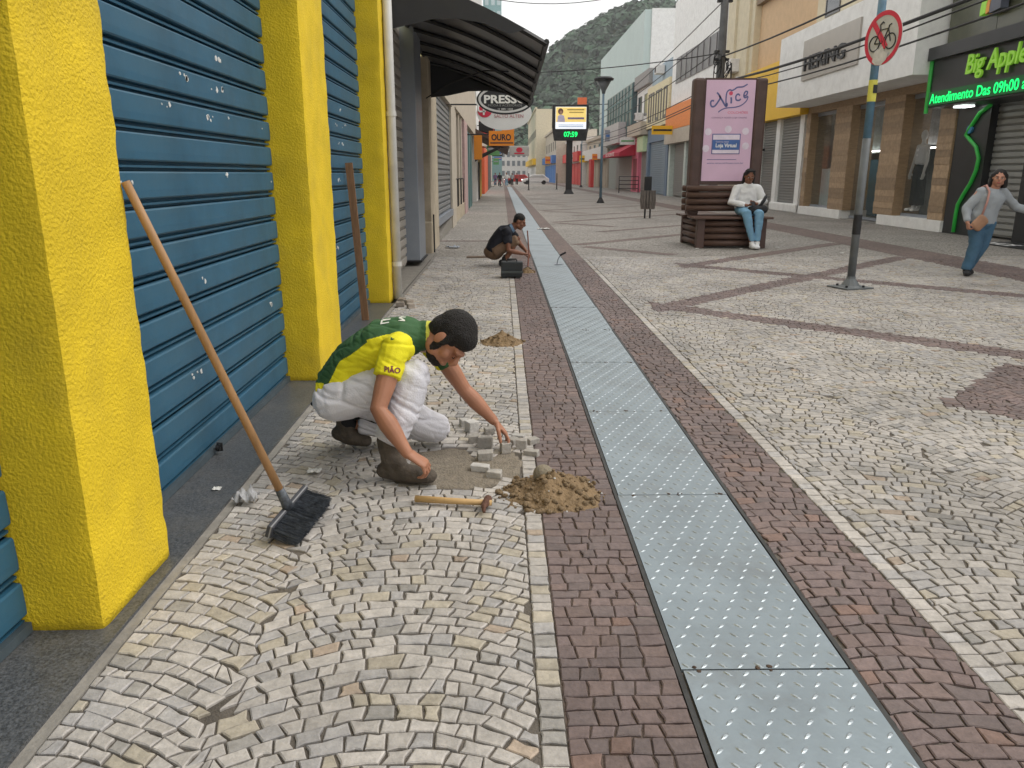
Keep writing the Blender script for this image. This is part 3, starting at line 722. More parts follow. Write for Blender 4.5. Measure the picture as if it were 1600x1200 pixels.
for i in range(6): MB().box(XF - .55, XF + .3, 20.9 - 2 * (i + 1) + .01, 20.9 - 2 * i - .01, 4.56, 8.5).build('glass_panel', m_olive, ba)
MB().box(XF - .86, XF - .801, 14.5, 20.85, 3.17, 3.5).build('message_display', m_lede, ba)
text('lettering', 'Atendimento Das 09h00 as 18h00', .33, (XF - .862, 20.78, 3.22), 'street', m_led, ba, depth=.003, bold=.003, width=4.9)
text('lettering', 'Big Apple', .60, (XF - .86, 19.35, 3.76), 'street', m_grn, ba, depth=.025, bold=.008, width=2.2, shear=.12)
# curved leaf emblem: swept ribbons green, orange and grey
def ribbon(off, wid, mat):
    pts = []
    for i in range(15):
        t = i / 14; z = 4.98 + 1.5 * t; y = 19.2 - .42 * math.sin(t * 2.6) * .9 + .16 * math.sin(t * 7) + off
        pts.append((y, z))
    P = pts + [(y - wid, z + .04) for y, z in pts[::-1]]
    MB().prism(P, 'x', XF - .80, XF - .62).build('emblem', mat, ba)
ribbon(0, .21, m_grn); ribbon(-.22, .12, M('emblem_orange', (.75, .33, .06), .5)); ribbon(-.36, .4, M('emblem_grey', (.09, .10, .13), .4))
MB().tube([(XF - .82, 20.98, 3.0), (XF - .82, 20.98, 4.25)], .05, 8).build('green_tube', m_grnd, ba)
MB().box(XF + .02, XF + .3, 19.55, 20.95, 0, 3.12).build('side_panel', m_blk, ba)
C = [(19.55, 3.1), (19.95, 2.95), (20.3, 2.6), (20.42, 2.45), (20.25, 2.35), (19.9, 2.15), (19.72, 1.88), (19.75, 1.6), (19.9, 1.3), (20.15, 1.0), (20.33, .75), (20.36, .5), (20.36, .05)]
MB().tube([(XF - .02, y, z) for y, z in C], .045, 8).build('green_outline', m_grnd, ba, smooth=True)
shutter('shutter', ba, XF + .22, 17.95, 19.6, .05, 3.1, .15, m_rshut, sgn=-1)
MB().box(XF + .0, XF + .3, 15.5, 18.0, 0, 3.12).build('side_panel', m_blk, ba)
text('lettering', '8', .36, (XF - .005, 17.98, 1.78), 'street', m_swhite, ba, depth=.003)
text('lettering', 'V', .16, (XF - .005, 17.98, 2.2), 'street', m_swhite, ba, depth=.003)
MB().prism([(19.98 + .12 * math.cos(i * .5236) + .3, 2.58 + .1 * math.sin(i * .5236)) for i in range(12)], 'x', XF - .04, XF + .015).build('blue_badge', M('blue_badge', (.03, .16, .30), .5), ba)
MB().box(XF - .5, XF - .2, 19.9, 20.3, 3.09, 3.118).build('soffit_lamp', M('soffit_lamp', (.9, .9, .9), .5, emit=(.9, 1, .95), es=5), ba)
mt = thing('door_mat', 'dark mat with white letters on the pavement by the black fronted shop', 'mat', (11.0, 17.2, .0))
MB().box(10.7, 11.6, 15.6, 17.9, .0, .012).build('mat', m_blk, mt)
text('lettering', 'NCE', .5, (10.85, 17.75, .0135), Matrix(((0, 1, 0), (-1, 0, 0), (0, 0, 1))).to_4x4(), m_swhite, mt, depth=.001, bold=.01)

# -- yellow fascia shop
yf = thing('yellow_fascia_shop', 'shop with an orange yellow fascia above two grey shutters behind billboard', 'building', (XF, 34, 0))
MB().box(XF + .3, XF + 8, 31.3, 39, 0, 6.2).build('wall', m_tan, yf)
MB().box(XF - .3, XF + .3, 31.32, 39, 3.72, 6.0).build('fascia', m_yfas, yf)
MB().box(XF + .3, XF + 7, 31.3, 39, 6.2, 11.5).build('upper_wall', m_peach, yf)
MB().box(XF + .05, XF + .3, 31.3, 39, 9.0, 9.4).build('cornice', M('brown_cornice', (.25, .19, .13), .8), yf)
for y in (31.5, 34.2, 36.6): MB().box(XF - .02, XF + .3, y, y + .45, 0, 3.72).build('pillar', m_white, yf)
MB().box(XF - .1, XF + .3, 31.5, 34.65, 0, .35).build('plinth', m_white, yf, bevel=.05)
shutter_r(yf, 31.95, 34.2, .35, 3.7); shutter_r(yf, 34.65, 36.6, .05, 3.7); shutter_r(yf, 37.05, 39, .05, 3.7)
rs_ = thing('round_wall_sign', 'round sign with red rings hung beside the grey shutter', 'sign', (XF - .4, 36, 2.3))
MB().prism([(36.1 + .45 * math.cos(i * .2618), 2.55 + .45 * math.sin(i * .2618)) for i in range(24)], 'x', XF - .42, XF - .38).build('disc', M('dim_disc', (.35, .33, .31), .6), rs_)
for r_ in (.40, .26, .12):
    MB().tube([(XF - .43, 36.1 + r_ * math.cos(i * .3142), 2.55 + r_ * math.sin(i * .3142)) for i in range(21)], .03, 6).build('ring', M('dim_red_ring', (.3, .08, .08), .6), rs_)
MB().box(XF - .4, XF, 36.05, 36.15, 2.5, 2.6).build('arm', m_cast, rs_)

# -- tall white building with dark window band
wb = thing('white_building', 'tall white building with a dark window strip and orange shop band', 'building', (XF, 50, 0))
MB().box(XF, XF + 9, 43.6, 57, 4.4, 12.6).build('wall', m_white, wb)
MB().box(XF + .0, XF + 9, 39, 43.58, 0, 13).build('stair_tower', m_cream, wb)
for y in (39.5, 41.8): MB().box(XF - .12, XF, y, y + .5, 5, 13).build('pilaster', m_cream, wb)
MB().box(XF - .05, XF, 43.8, 55.6, 7.35, 8.95).build('window_strip', M('window_strip', (.10, .095, .10), .35, .4, 1.5), wb)
for i in range(8): MB().box(XF - .09, XF - .051, 43.9 + i * 1.45, 44.0 + i * 1.45, 7.4, 8.9).build('mullion', M('mullion', (.2, .19, .19), .5), wb)
MB().box(XF - .35, XF + 1, 43.6, 56.8, 4.4, 5.9).build('orange_band', M('orange_band', (.80, .24, .05), .5), wb)
MB().box(XF - .35, XF + 1, 39, 57, 3.5, 4.38).build('grey_band', m_tan, wb)
MB().box(XF + .3, XF + 9, 39, 57, 0, 3.5).build('base_wall', M('grey_base', (.32, .34, .32), .8), wb)
for y in (43, 47.5, 52): shutter_r(wb, y, y + 3.8, .05, 3.4, XF + .22, h=.14)
for y in (42.4, 46.9, 51.4, 56.2): MB().box(XF - .05, XF + .29, y, y + .5, 0, 3.5).build('pillar', M('pale_green_paint', (.52, .58, .54), .7), wb)
MB().prism([(39.6 + .8 * math.cos(i * .3142), 5.2 + .8 * math.sin(i * .3142)) for i in range(20)], 'x', XF - .5, XF - .4).build('round_logo', m_swhite, wb)
MB().prism([(39.6 + .4 * math.cos(i * .3142), 5.2 + .4 * math.sin(i * .3142)) for i in range(20)], 'x', XF - .53, XF - .501).build('logo_dot', m_sred, wb)

# -- shop with tall pale letters, slate blue shutter
lb = thing('letter_sign_shop', 'shop with tall yellowish lettered fascia over a slate blue shutter', 'building', (XF, 60, 0))
MB().box(XF + .2, XF + 8, 57.02, 65.5, 0, 9.4).build('wall', M('blue_grey_wall', (.33, .41, .47), .8, .15, 1), lb)
MB().box(XF - .15, XF + .2, 57.1, 65.5, 4.95, 8.0).build('fascia', M('pale_yellow_sign', (.70, .62, .40), .6), lb)
for i in range(8):
    y = 57.6 + i * .98; k = i % 3
    mb = MB().box(XF - .22, XF - .151, y, y + .16, 5.4, 7.5)
    if k != 1: mb.box(XF - .22, XF - .151, y + .16, y + .62, 7.3, 7.5)
    if k == 0: mb.box(XF - .22, XF - .151, y + .16, y + .62, 5.4, 5.6)
    mb.build('letter', M('letter_grey', (.2, .19, .17), .6), lb)
MB().box(XF, XF + .2, 57.1, 65.5, 3.9, 4.9).build('lintel', M('slate_blue', (.15, .21, .29), .6), lb)
shutter('shutter', lb, XF + .15, 57.9, 64.6, .05, 3.9, .16, M('slate_blue_slats', (.21, .28, .34), .5), sgn=-1)
for y in (57.1, 64.7): MB().box(XF - .05, XF + .2, y, y + .7, 0, 3.9).build('pillar', M('slate_blue', (.15, .21, .29), .6), lb)

gb = thing('pale_two_storey_shop', 'pale two storey shop with a balcony beside the lettered fascia', 'building', (XF, 70, 0))
MB().box(XF + .2, XF + 8, 65.52, 72.5, 0, 8.5).build('wall', m_white, gb)
MB().box(XF - .6, XF + .2, 65.6, 72.5, 4.6, 5.6).build('balcony', m_tan, gb)
MB().box(XF - .1, XF + 8, 65.6, 72.5, 8.5, 9.6).build('parapet', M('grey_parapet', (.3, .29, .28), .8), gb)
win_r(gb, 67, 68.5, 6.2, 7.9, XF + .15); win_r(gb, 70, 71.5, 6.2, 7.9, XF + .15)
shutter_r(gb, 65.9, 68.6, .05, 3.3, XF + .15)
MB().box(XF - .3, XF + .19, 65.8, 68.8, 3.3, 4.5).build('green_sign', M('pale_green_sign', (.55, .68, .42), .6), gb)
MB().box(XF - .1, XF + .19, 69, 72.4, 0, 4.5).build('pink_front', M('pink_front', (.62, .16, .24), .6), gb)
MB().box(XF - .12, XF - .101, 69.6, 71.4, .1, 2.8).build('door', M('dark_red_door', (.22, .02, .04), .6), gb)

tw = thing('white_tower_block', 'tall windowless white and pale green block rising behind the shops', 'building', (XF, 90, 0))
MB().box(XF + 1, XF + 5.6, 75, 107, 0, 15.6).build('wall', M('pale_green_wall', (.50, .59, .57), .85, .05, .5), tw)
MB().box(XF + 1.6, XF + 5.2, 74.7, 74.98, 0, 15.65).build('white_end', m_white, tw)
MB().box(XF + 5.2, XF + 7.8, 74.5, 90, 0, 13.6).build('white_wing', m_white, tw)
dg = thing('dark_mesh_building', 'dark teal glazed building over a red awninged shop', 'building', (XF, 80, 0))
MB().box(XF - .2, XF + .95, 72.6, 90, 4.3, 9.3).build('glazed_wall', M('teal_glass', (.07, .11, .12), .3, .3, .6), dg)
for i in range(9): MB().box(XF - .26, XF - .201, 72.7 + i * 2, 72.85 + i * 2, 4.4, 9.2).build('mullion', m_teal, dg)
for z in (5.6, 6.9, 8.2): MB().box(XF - .27, XF - .201, 72.6, 90, z, z + .12).build('transom', m_teal, dg)
MB().box(XF + .2, XF + .95, 72.6, 90, 0, 4.3).build('base_wall', M('grey_base', (.32, .34, .32), .8), dg)
shutter('shutter', dg, XF + .15, 73.2, 84, .05, 3.2, .2, M('ribbed_grey', (.30, .29, .28), .6), sgn=-1)
MB().box(XF - .9, XF + .1, 76, 88, 4.35, 6.2).build('grey_sign', M('sign_light_grey', (.52, .51, .5), .6), dg)
raw = thing('red_awning', 'dark red fabric awning over a distant right hand shop', 'awning', (XF, 74, 3.2))
MB().prism([(XF + .1, 4.2), (XF - 1.5, 3.35), (XF - 1.5, 3.05), (XF + .1, 3.1)], 'y', 70.5, 82).build('canopy', M('red_fabric', (.45, .03, .06), .8), raw)
text('lettering', 'RESTAURANTE', .45, (XF - 1.5, 80, 3.12), 'street', m_swhite, raw, width=6)

# far right row
def farshop(name, label, y0, y1, h, wall, front, z_sign, sign, X=XF):
    t = thing(name, label, 'building', (X, (y0 + y1) / 2, 0))
    MB().box(X, X + 7, y0, y1, 0, h).build('wall', wall, t)
    n = max(1, int((y1 - y0) / 5))
    for i in range(n):
        a = y0 + .5 + i * (y1 - y0 - 1) / n
        MB().box(X - .08, X - .001, a, a + (y1 - y0 - 1) / n - .6, 0, 3.1).build('shutter', front, t)
        win_r(t, a + .8, a + 2.4, h * .62, h * .62 + 1.6, X - .03)
    MB().box(X - .7, X - .001, y0 + .2, y1 - .2, z_sign, z_sign + 1.3).build('sign_band', sign, t)
    MB().box(X - .25, X + .2, y0, y1, h, h + .35).build('parapet', wall, t)
m_fr = M('far_red', (.60, .05, .05), .6); m_fw = M('far_white', (.7, .68, .66), .7); m_fb = M('far_blue', (.05, .16, .42), .6); m_fbei = M('far_beige_slats', (.42, .36, .29), .7, .2, 3, stretch=(1, 6, 1))
farshop('far_beige_shop', 'distant right shop with beige ribbed shutters and red panel', 90.2, 112, 5.6, m_tan, m_fbei, 3.2, m_fw)
MB().box(XF - 1.3, XF - .9, 95, 97, .0, 3.2).build('red_panel', m_fr, bpy.data.objects['far_beige_shop'])
farshop('far_red_shop', 'distant right shop with red shutters beyond the street clock', 112.2, 140, 6.5, m_fw, m_fr, 3.3, m_fr, XF - .6)
farshop('far_blue_shop', 'distant shop with blue front where the street narrows', 140.2, 175, 9, m_tan, m_fb, 3.4, m_fb, XF - 2.4)
farshop('far_cream_block', 'distant cream block with many windows closing the right row', 176, 230, 15, m_cream, m_fw, 3.5, m_yfas, XF - 4.4)
orp = tag(MB().box(XF - 1.8, XF - .6, 108, 108.3, 6.4, 11.2).build('orange_banner_sign', M('orange_banner', (.80, .16, .05), .5)), 'tall orange red sign projecting from the far right shops', 'sign')
# street end
eb = thing('far_white_building', 'white building with yellow bands closing the far end of street', 'building', (8, 235, 0))
MB().box(9.5, 14.6, 232, 250, 0, 17.5).build('wall', m_fw, eb)
for z in (4.5, 8.5, 12): MB().box(9.45, 14.65, 231.8, 231.99, z, z + 1.4).build('yellow_band', M('far_yellow', (.75, .58, .2), .7), eb)
for z in (6.4, 10.3, 14):
    for x in (10.2, 11.8, 13.4): MB().box(x, x + .8, 231.85, 231.99, z, z + 1.3).build('window', M('far_window', (.2, .22, .24), .4), eb)
e2 = thing('far_pale_building', 'pale many windowed building seen at the very end of street', 'building', (2, 260, 0))
MB().box(-6, 9.4, 250, 262, 0, 9).build('wall', m_fw, e2)
for i in range(9):
    for z in (1, 4, 6.6): MB().box(-5 + i * 1.6, -4.1 + i * 1.6, 249.9, 249.99, z, z + 1.5).build('window', M('far_window', (.2, .22, .24), .4), e2)
tb = thing('teal_tower', 'teal and white tower block rising above the awning at top left', 'building', (-2, 190, 0))
MB().box(-4.2, -.1, 190, 200, 0, 60).build('wall', M('teal_wall', (.26, .42, .43), .7), tb)
for z in range(20, 58, 3):
    for x in (-3.8, -2.4, -1.1): MB().box(x, x + .8, 189.9, 189.99, z, z + 1.8).build('window', M('pale_window', (.5, .6, .62), .3), tb)
yt = thing('yellow_tower', 'yellow and white building glimpsed above the awning', 'building', (-14, 190, 0))
MB().box(-14, -7.6, 180, 190, 0, 48).build('wall', M('pale_yellow_tower', (.75, .68, .22), .7), yt)
MB().box(-7.55, -4.4, 181, 190, 0, 48).build('white_wing', m_fw, yt)

# ================================================================ HILL
m_hill = M('hill_soil', (.05, .065, .035), .95, .3, .05)
def hill_h(x, y):
    # ridge that falls to the left and peaks right of the street
    t = (x - 92) / 75
    rdg = 99 * math.exp(-t * t * .48) if x < 92 else 99 * math.exp(-((x - 92) / 140) ** 2)
    rdg = max(rdg, 52 * math.exp(-((x + 160) / 160) ** 2))
    v = max(0, 1 - abs((y - 520) / 250)) ; v = v * v * (3 - 2 * v)
    return rdg * v + 7 * noise.noise(Vector((x * .02, y * .02, 2))) * v - 1.5
vs = []; nx, ny = 90, 50
for j in range(ny):
    for i in range(nx):
        x = -330 + 760 * i / (nx - 1); y = 270 + 500 * j / (ny - 1); vs.append((x, y, hill_h(x, y)))
fs = [(j * nx + i, j * nx + i + 1, (j + 1) * nx + i + 1, (j + 1) * nx + i) for j in range(ny - 1) for i in range(nx - 1)]
struct(MB().add(vs, fs).build('hill', m_hill, smooth=True))
# forest on the hill: one mass of leaf-clump crowns
rr = random.Random(5)
V, F, C = [], [], []
def crown(x, y, z, r, tone):
    n = 46
    for k in range(n):
        u = rr.uniform(-.35, 1); a = rr.uniform(0, 6.283); s_ = math.sqrt(max(0, 1 - u * u)); rad = r * rr.uniform(.72, 1.08)
        c = Vector((x + rad * s_ * math.cos(a), y + rad * s_ * math.sin(a), z + rad * .8 * u))
        q = r * rr.uniform(.24, .42); d = Vector((s_ * math.cos(a), s_ * math.sin(a), u + .3)).normalized()
        t = d.orthogonal().normalized(); t.rotate(Matrix.Rotation(rr.uniform(0, 6.28), 3, d)); b = d.cross(t)
        o = len(V); w_ = rr.uniform(.6, 1.1)
        V.extend([c + t * q, c + b * q * w_ + d * q * .3, c - t * q * .9, c - b * q * w_ - d * q * .2]); F.append((o, o + 1, o + 2, o + 3))
        v = tone * rr.uniform(.7, 1.3); C.extend([.024 * v, .060 * v, .027 * v, 1] * 4)
for k in range(2600):
    x = rr.uniform(-60, 190); y = rr.uniform(275, 560); 
    h = hill_h(x, y)
    if h < 1 : continue
    crown(x, y, h + 1.5, rr.uniform(2.6, 5.2), rr.uniform(.6, 1.35))
me = bpy.data.meshes.new('forest'); me.from_pydata([tuple(p) for p in V], [], F)
ca = me.color_attributes.new('col', 'FLOAT_COLOR', 'POINT'); ca.data.foreach_set('color', C)
ml = bpy.data.materials.new('leaf'); ml.use_nodes = True
at = ml.node_tree.nodes.new('ShaderNodeAttribute'); at.attribute_name = 'col'
pb = ml.node_tree.nodes['Principled BSDF']; ml.node_tree.links.new(at.outputs['Color'], pb.inputs['Base Color']); pb.inputs['Roughness'].default_value = .7
me.materials.append(ml)
fo = stuff(link('forest', me)); fo['label'] = 'dense dark green forest covering the hill behind the street'; fo['category'] = 'forest'

# ================================================================ STREET FURNITURE
m_logs = M('dark_log', (.095, .052, .038), .55, .3, 6, .15, 25, stretch=(1, 6, 6))
m_post = M('dark_post_wood', (.085, .05, .042), .55, .25, 4, .1, 20)
bb = thing('billboard_bench', 'dark log bench with tall pink advertising billboard rising from its middle', 'bench', (4.75, 17.2, 0))
bx0, bx1, by0, by1 = 4.05, 5.5, 16.42, 17.95
for x in (bx0, bx1 - .16):
    for y in (by0, by1 - .16): MB().box(x, x + .16, y, y + .16, 0, .60).build('leg', m_post, bb, bevel=.01)
for k in range(4):
    z = .10 + k * .135
    for y in (by0 + .06, by1 - .06): MB().tube([(bx0 + .15, y, z), (bx1 - .15, y, z)], .062, 10).build('log', m_logs, bb, smooth=True)
    for x in (bx0 + .06, bx1 - .06): MB().tube([(x, by0 + .15, z), (x, by1 - .15, z)], .062, 10).build('log', m_logs, bb, smooth=True)
for y0 in (by0 - .1, by0 + .28, by1 - .55, by1 - .17): MB().box(3.96, 5.60, y0, y0 + .34, .60, .645).build('seat_plank', m_logs, bb, bevel=.01)
for k in range(4):
    z = .80 + k * .135
    MB().tube([(3.92, 16.98, z), (5.5, 16.98, z)], .063, 10).build('back_log', m_logs, bb, smooth=True)
    MB().tube([(3.92, 17.4, z), (5.5, 17.4, z)], .063, 10).build('back_log', m_logs, bb, smooth=True)
for x0 in (3.97, 5.26): MB().box(x0, x0 + .24, 17.04, 17.34, .645, 3.42).build('billboard_post', m_post, bb, bevel=.05)
MB().box(4.2, 5.27, 17.10, 17.28, 1.28, 3.42).build('billboard_case', m_post, bb)
m_pink = M('poster_pink', (.70, .48, .63), .5, .08, 1.2)
po = MB().box(4.23, 5.25, 17.085, 17.098, 1.36, 3.38).build('poster', m_pink, bb)
m_nav = M('poster_navy', (.12, .13, .30), .5); m_pw = M('poster_white', (.75, .66, .76), .5); m_pb = M('poster_blue', (.06, .14, .38), .5); m_pr2 = M('poster_red', (.70, .08, .16), .5)
PX, PZ, YP = 4.23, 3.38, 17.078
def stroke(pts, r_=.014):        # flat brush stroke in poster fractions (x right, y down, of the width)
    P = [(PX + 1.02 * u, PZ - 1.02 * v) for u, v in pts]
    # smooth
    Q = []
    for i in range(len(P) - 1):
        p0, p1, p2, p3 = P[max(i - 1, 0)], P[i], P[i + 1], P[min(i + 2, len(P) - 1)]
        for t in (0, .25, .5, .75):
            Q.append(tuple(.5 * (2 * p1[a] + (p2[a] - p0[a]) * t + (2 * p0[a] - 5 * p1[a] + 4 * p2[a] - p3[a]) * t * t + (3 * p1[a] - p0[a] - 3 * p2[a] + p3[a]) * t ** 3) for a in (0, 1)))
    Q.append(P[-1]); vs = []
    for i, q in enumerate(Q):
        d = Vector((Q[min(i + 1, len(Q) - 1)][0] - Q[max(i - 1, 0)][0], Q[min(i + 1, len(Q) - 1)][1] - Q[max(i - 1, 0)][1])).normalized()
        n_ = Vector((-d.y, d.x)) * r_
        vs += [(q[0] + n_.x, YP + .004, q[1] + n_.y), (q[0] - n_.x, YP + .004, q[1] - n_.y)]
    MB().add(vs, [(2 * i, 2 * i + 1, 2 * i + 3, 2 * i + 2) for i in range(len(Q) - 1)]).build('lettering', m_nav, po)
stroke([(.17, .40), (.12, .40), (.10, .45), (.13, .51), (.19, .50), (.25, .42), (.29, .33), (.22, .24)], .017)
stroke([(.27, .30), (.34, .40), (.41, .50), (.44, .49), (.43, .44)], .018)
stroke([(.42, .49), (.41, .36), (.42, .24), (.47, .19), (.52, .20), (.57, .18), (.63, .14), (.74, .13), (.83, .08)], .014)
stroke([(.51, .33), (.52, .38), (.52, .45)], .018)
stroke([(.69, .30), (.65, .27), (.61, .31), (.62, .38), (.68, .39), (.71, .36)], .016)
stroke([(.77, .31), (.82, .29), (.84, .23), (.80, .22), (.77, .28), (.79, .34), (.86, .31)], .015)
stroke([(.86, .32), (.83, .40), (.74, .48), (.62, .52), (.42, .54), (.32, .58), (.27, .62)], .011)
MB().prism(ell(PX + .505 * 1.02, PZ - .255 * 1.02, .04, .04, 16), 'y', YP + .001, YP + .006).build('red_dot', m_pr2, po)
text('lettering', 'COLCHÕES', .065, (PX + .47, YP + .006, PZ - .66), 'cam', m_pr2, po, depth=.001, width=.42)
text('lettering', 'CONHEÇA NOSSA LOJA ONLINE', .045, (PX + .14, YP + .006, PZ - .755), 'cam', M('poster_mauve', (.25, .13, .25), .5), po, depth=.001, width=.74)
for u, v in ((.09, 1.0), (.50, .95), (.86, .99), (.06, 1.33), (.88, 1.28)): MB().prism(ell(PX + u * 1.02, PZ - v * 1.02, .072, .072, 20), 'y', YP + .003, YP + .007).build('white_disc', m_pw, po)
bxp = MB().box(PX + .18, PX + .78, YP, YP + .007, PZ - 1.47, PZ - 1.06).build('screen_frame', m_nav, po)
MB().box(PX + .20, PX + .76, YP - .004, YP - .001, PZ - 1.18, PZ - 1.08).build('white_bar', m_pw, bxp)
MB().box(PX + .20, PX + .76, YP - .004, YP - .001, PZ - 1.38, PZ - 1.185).build('blue_bar', m_pb, bxp)
MB().box(PX + .20, PX + .76, YP - .004, YP - .001, PZ - 1.455, PZ - 1.385).build('white_bar', m_pw, bxp)
text('lettering', 'Loja Virtual', .105, (PX + .26, YP - .006, PZ - 1.33), 'cam', m_swhite, bxp, depth=.001, bold=.003, width=.44)
text('lettering', 'Conheça nossa', .045, (PX + .26, YP - .006, PZ - 1.235), 'cam', m_pw, bxp, depth=.001)
MB().box(PX + .10, PX + .72, YP + .003, YP + .007, PZ - 1.585, PZ - 1.575).build('rule', m_nav, po)
text('lettering', 'www.nicecolchoes.com.br', .055, (PX + .10, YP + .006, PZ - 1.67), 'cam', m_nav, po, depth=.001, width=.78)

# street clock with advert screen
ck = thing('street_clock', 'black street clock totem with lit advert screen and green digits', 'clock', (5.2, 63, 0))
MB().tube([(5.2, 63, 0), (5.2, 63, .35)], [.55, .28], 4).build('base', m_cast, ck)
MB().box(4.97, 5.43, 62.8, 63.2, .3, 4.1).build('post', m_cast, ck)
MB().prism([(4.0, 4.0), (6.45, 4.0), (6.62, 5.0), (6.6, 6.6), (3.85, 6.6), (3.83, 5.0)], 'y', 62.6, 63.2).build('case', m_cast, ck)
scr = MB().box(4.07, 6.42, 62.57, 62.599, 4.85, 6.45).build('screen', M('screen_white', (.7, .72, .75), .4, emit=(.75, .8, .85), es=.6), ck)
MB().box(4.1, 6.4, 62.55, 62.569, 5.35, 6.42).build('screen_field', M('screen_yellow', (.75, .55, .15), .4, emit=(.8, .6, .2), es=.45), scr)
MB().prism(ell(4.45, 6.12, .2, .22, 18), 'y', 62.53, 62.549).build('portrait_hair', M('screen_brown', (.16, .07, .05), .5), scr)
MB().prism(ell(4.47, 6.05, .11, .13, 14), 'y', 62.515, 62.529).build('portrait_face', M('screen_skin', (.45, .26, .18), .5), scr)
MB().prism([(4.2, 5.36), (4.8, 5.36), (4.72, 5.8), (4.47, 5.9), (4.25, 5.8)], 'y', 62.53, 62.549).build('portrait_blouse', M('screen_lilac', (.6, .55, .72), .5), scr)
m_sbar = M('screen_bar', (.25, .2, .35), .5)
for z, x0, x1, h in ((6.2, 4.95, 6.25, .09), (6.02, 5.1, 6.2, .07), (5.55, 5.0, 6.25, .14)): MB().box(x0, x1, 62.53, 62.549, z, z + h).build('screen_line', m_sbar if z < 6 else M('screen_ochre', (.5, .36, .08), .5), scr)
for z in (5.12, 5.0): MB().box(4.3, 6.2, 62.53, 62.569, z, z + .04).build('screen_line', M('screen_blue', (.3, .4, .6), .5), scr)
text('lettering', '07:59', .52, (4.72, 62.59, 4.28), 'cam', m_led, ck, depth=.005, bold=.012, width=1.05)

# lamp posts
m_lblue = M('blue_grey_pole', (.12, .20, .27), .5, .15, 2, dirt=.3, dcol=(.2, .2, .2))
def lamp(x, y, label, H_=6.3):
    t = thing('street_lamp', label, 'lamp', (x, y, 0), 'street lamps along the promenade')
    MB().lathe([(.22, 0), (.2, .05), (.09, .25), (.07, .3)], (x, y, 0), 12).build('base', m_cast, t)
    MB().tube([(x, y, .25), (x, y, H_ - .6)], [.075, .06], 10).build('pole', m_lblue, t, smooth=True)
    MB().lathe([(.08, H_ - .75), (.12, H_ - .6), (.40, H_ - .1), (.36, H_ - .1), (.1, H_ - .55)], (x, y, 0), 16).build('lamp_shade', M('smoked_shade', (.12, .13, .14), .3, alpha=.7), t, smooth=True)
    MB().lathe([(.5, H_ - .1), (.52, H_ - .02), (.4, H_ + .06), (.05, H_ + .08)], (x, y, 0), 16).build('lamp_cap', m_cast, t)
lamp(5.28, 43, 'tall blue grey street lamp standing in front of the grey shutters')
lamp(9.3, 95, 'far street lamp beyond the street clock', 6.8)

# litter bin
bn = thing('litter_bin', 'grey barrel litter bin with dark panel on two posts', 'bin', (5.1, 28, 0))
m_bin = M('bin_slats', (.15, .13, .115), .7, .25, 6)
for x in (5.02, 5.2): MB().tube([(x, 28, 0), (x, 28, .7)], .03, 8).build('leg', m_cast, bn)
for i in range(14):
    a = 2 * math.pi * i / 14
    MB().tube([(5.11 + .20 * math.cos(a), 28 + .20 * math.sin(a), .32), (5.11 + .235 * math.cos(a), 28 + .235 * math.sin(a), .62), (5.11 + .215 * math.cos(a), 28 + .215 * math.sin(a), .95)], .046, 6).build('slat', m_bin, bn)
MB().lathe([(.21, .35), (.22, .38), (.02, .38)], (5.11, 28, 0), 12).build('bin_floor', m_cast, bn)
MB().box(4.98, 5.24, 28.1, 28.16, .8, 1.42).build('back_panel', m_cast, bn, bevel=.02)

# no-bicycle sign
ns = thing('no_bicycle_sign', 'round no cycling sign with red ring on a tall grey blue pole', 'sign', (4.745, 10.55, 0))
m_gpole = M('painted_pole', (.12, .13, .135), .5, .25, 5, dirt=.5, dcol=(.07, .08, .09))
m_bluep = M('blue_paint_pole', (.10, .20, .29), .5, .3, 6, dirt=.75, dcol=(.14, .16, .165))
sx, sy = 4.745, 10.55
MB().box(sx - .22, sx + .22, sy - .2, sy + .2, .004, .02, T=Matrix.Translation((sx, sy, 0)) @ Matrix.Rotation(R(18), 4, 'Z') @ Matrix.Translation((-sx, -sy, 0))).build('base_plate', m_gpole, ns)
MB().lathe([(.15, .02), (.12, .04), (.06, .13), (.055, .16)], (sx, sy, 0), 12).build('collar', m_gpole, ns)
for a in range(4): MB().lathe([(.018, .02), (.018, .045), (.0, .05)], (sx + .17 * math.cos(a * 1.57 + .9), sy + .17 * math.sin(a * 1.57 + .9), 0), 6).build('bolt', m_cast, ns)
MB().tube([(sx, sy, .1), (sx, sy, 1.95)], .052, 14).build('lower_pole', m_gpole, ns, smooth=True)
MB().tube([(sx, sy, 1.9), (sx, sy, 4.3)], .050, 14).build('upper_pole', m_bluep, ns, smooth=True)
MB().tube([(sx, sy, .72), (sx, sy, .98)], .054, 14).build('black_sticker', m_cast, ns)
st = MB().tube([(sx, sy, 2.40), (sx, sy, 2.66)], .0535, 14).build('yellow_sticker', M('sticker_yellow', (.62, .58, .10), .6), ns)
MB().box(sx - .015, sx + .035, sy - .062, sy - .052, 2.5, 2.6).build('sticker_mark', m_cast, st)
Ts = Matrix.Translation((sx - .02, sy - .175, 3.13)) @ Matrix.Rotation(R(-74), 4, 'Z')
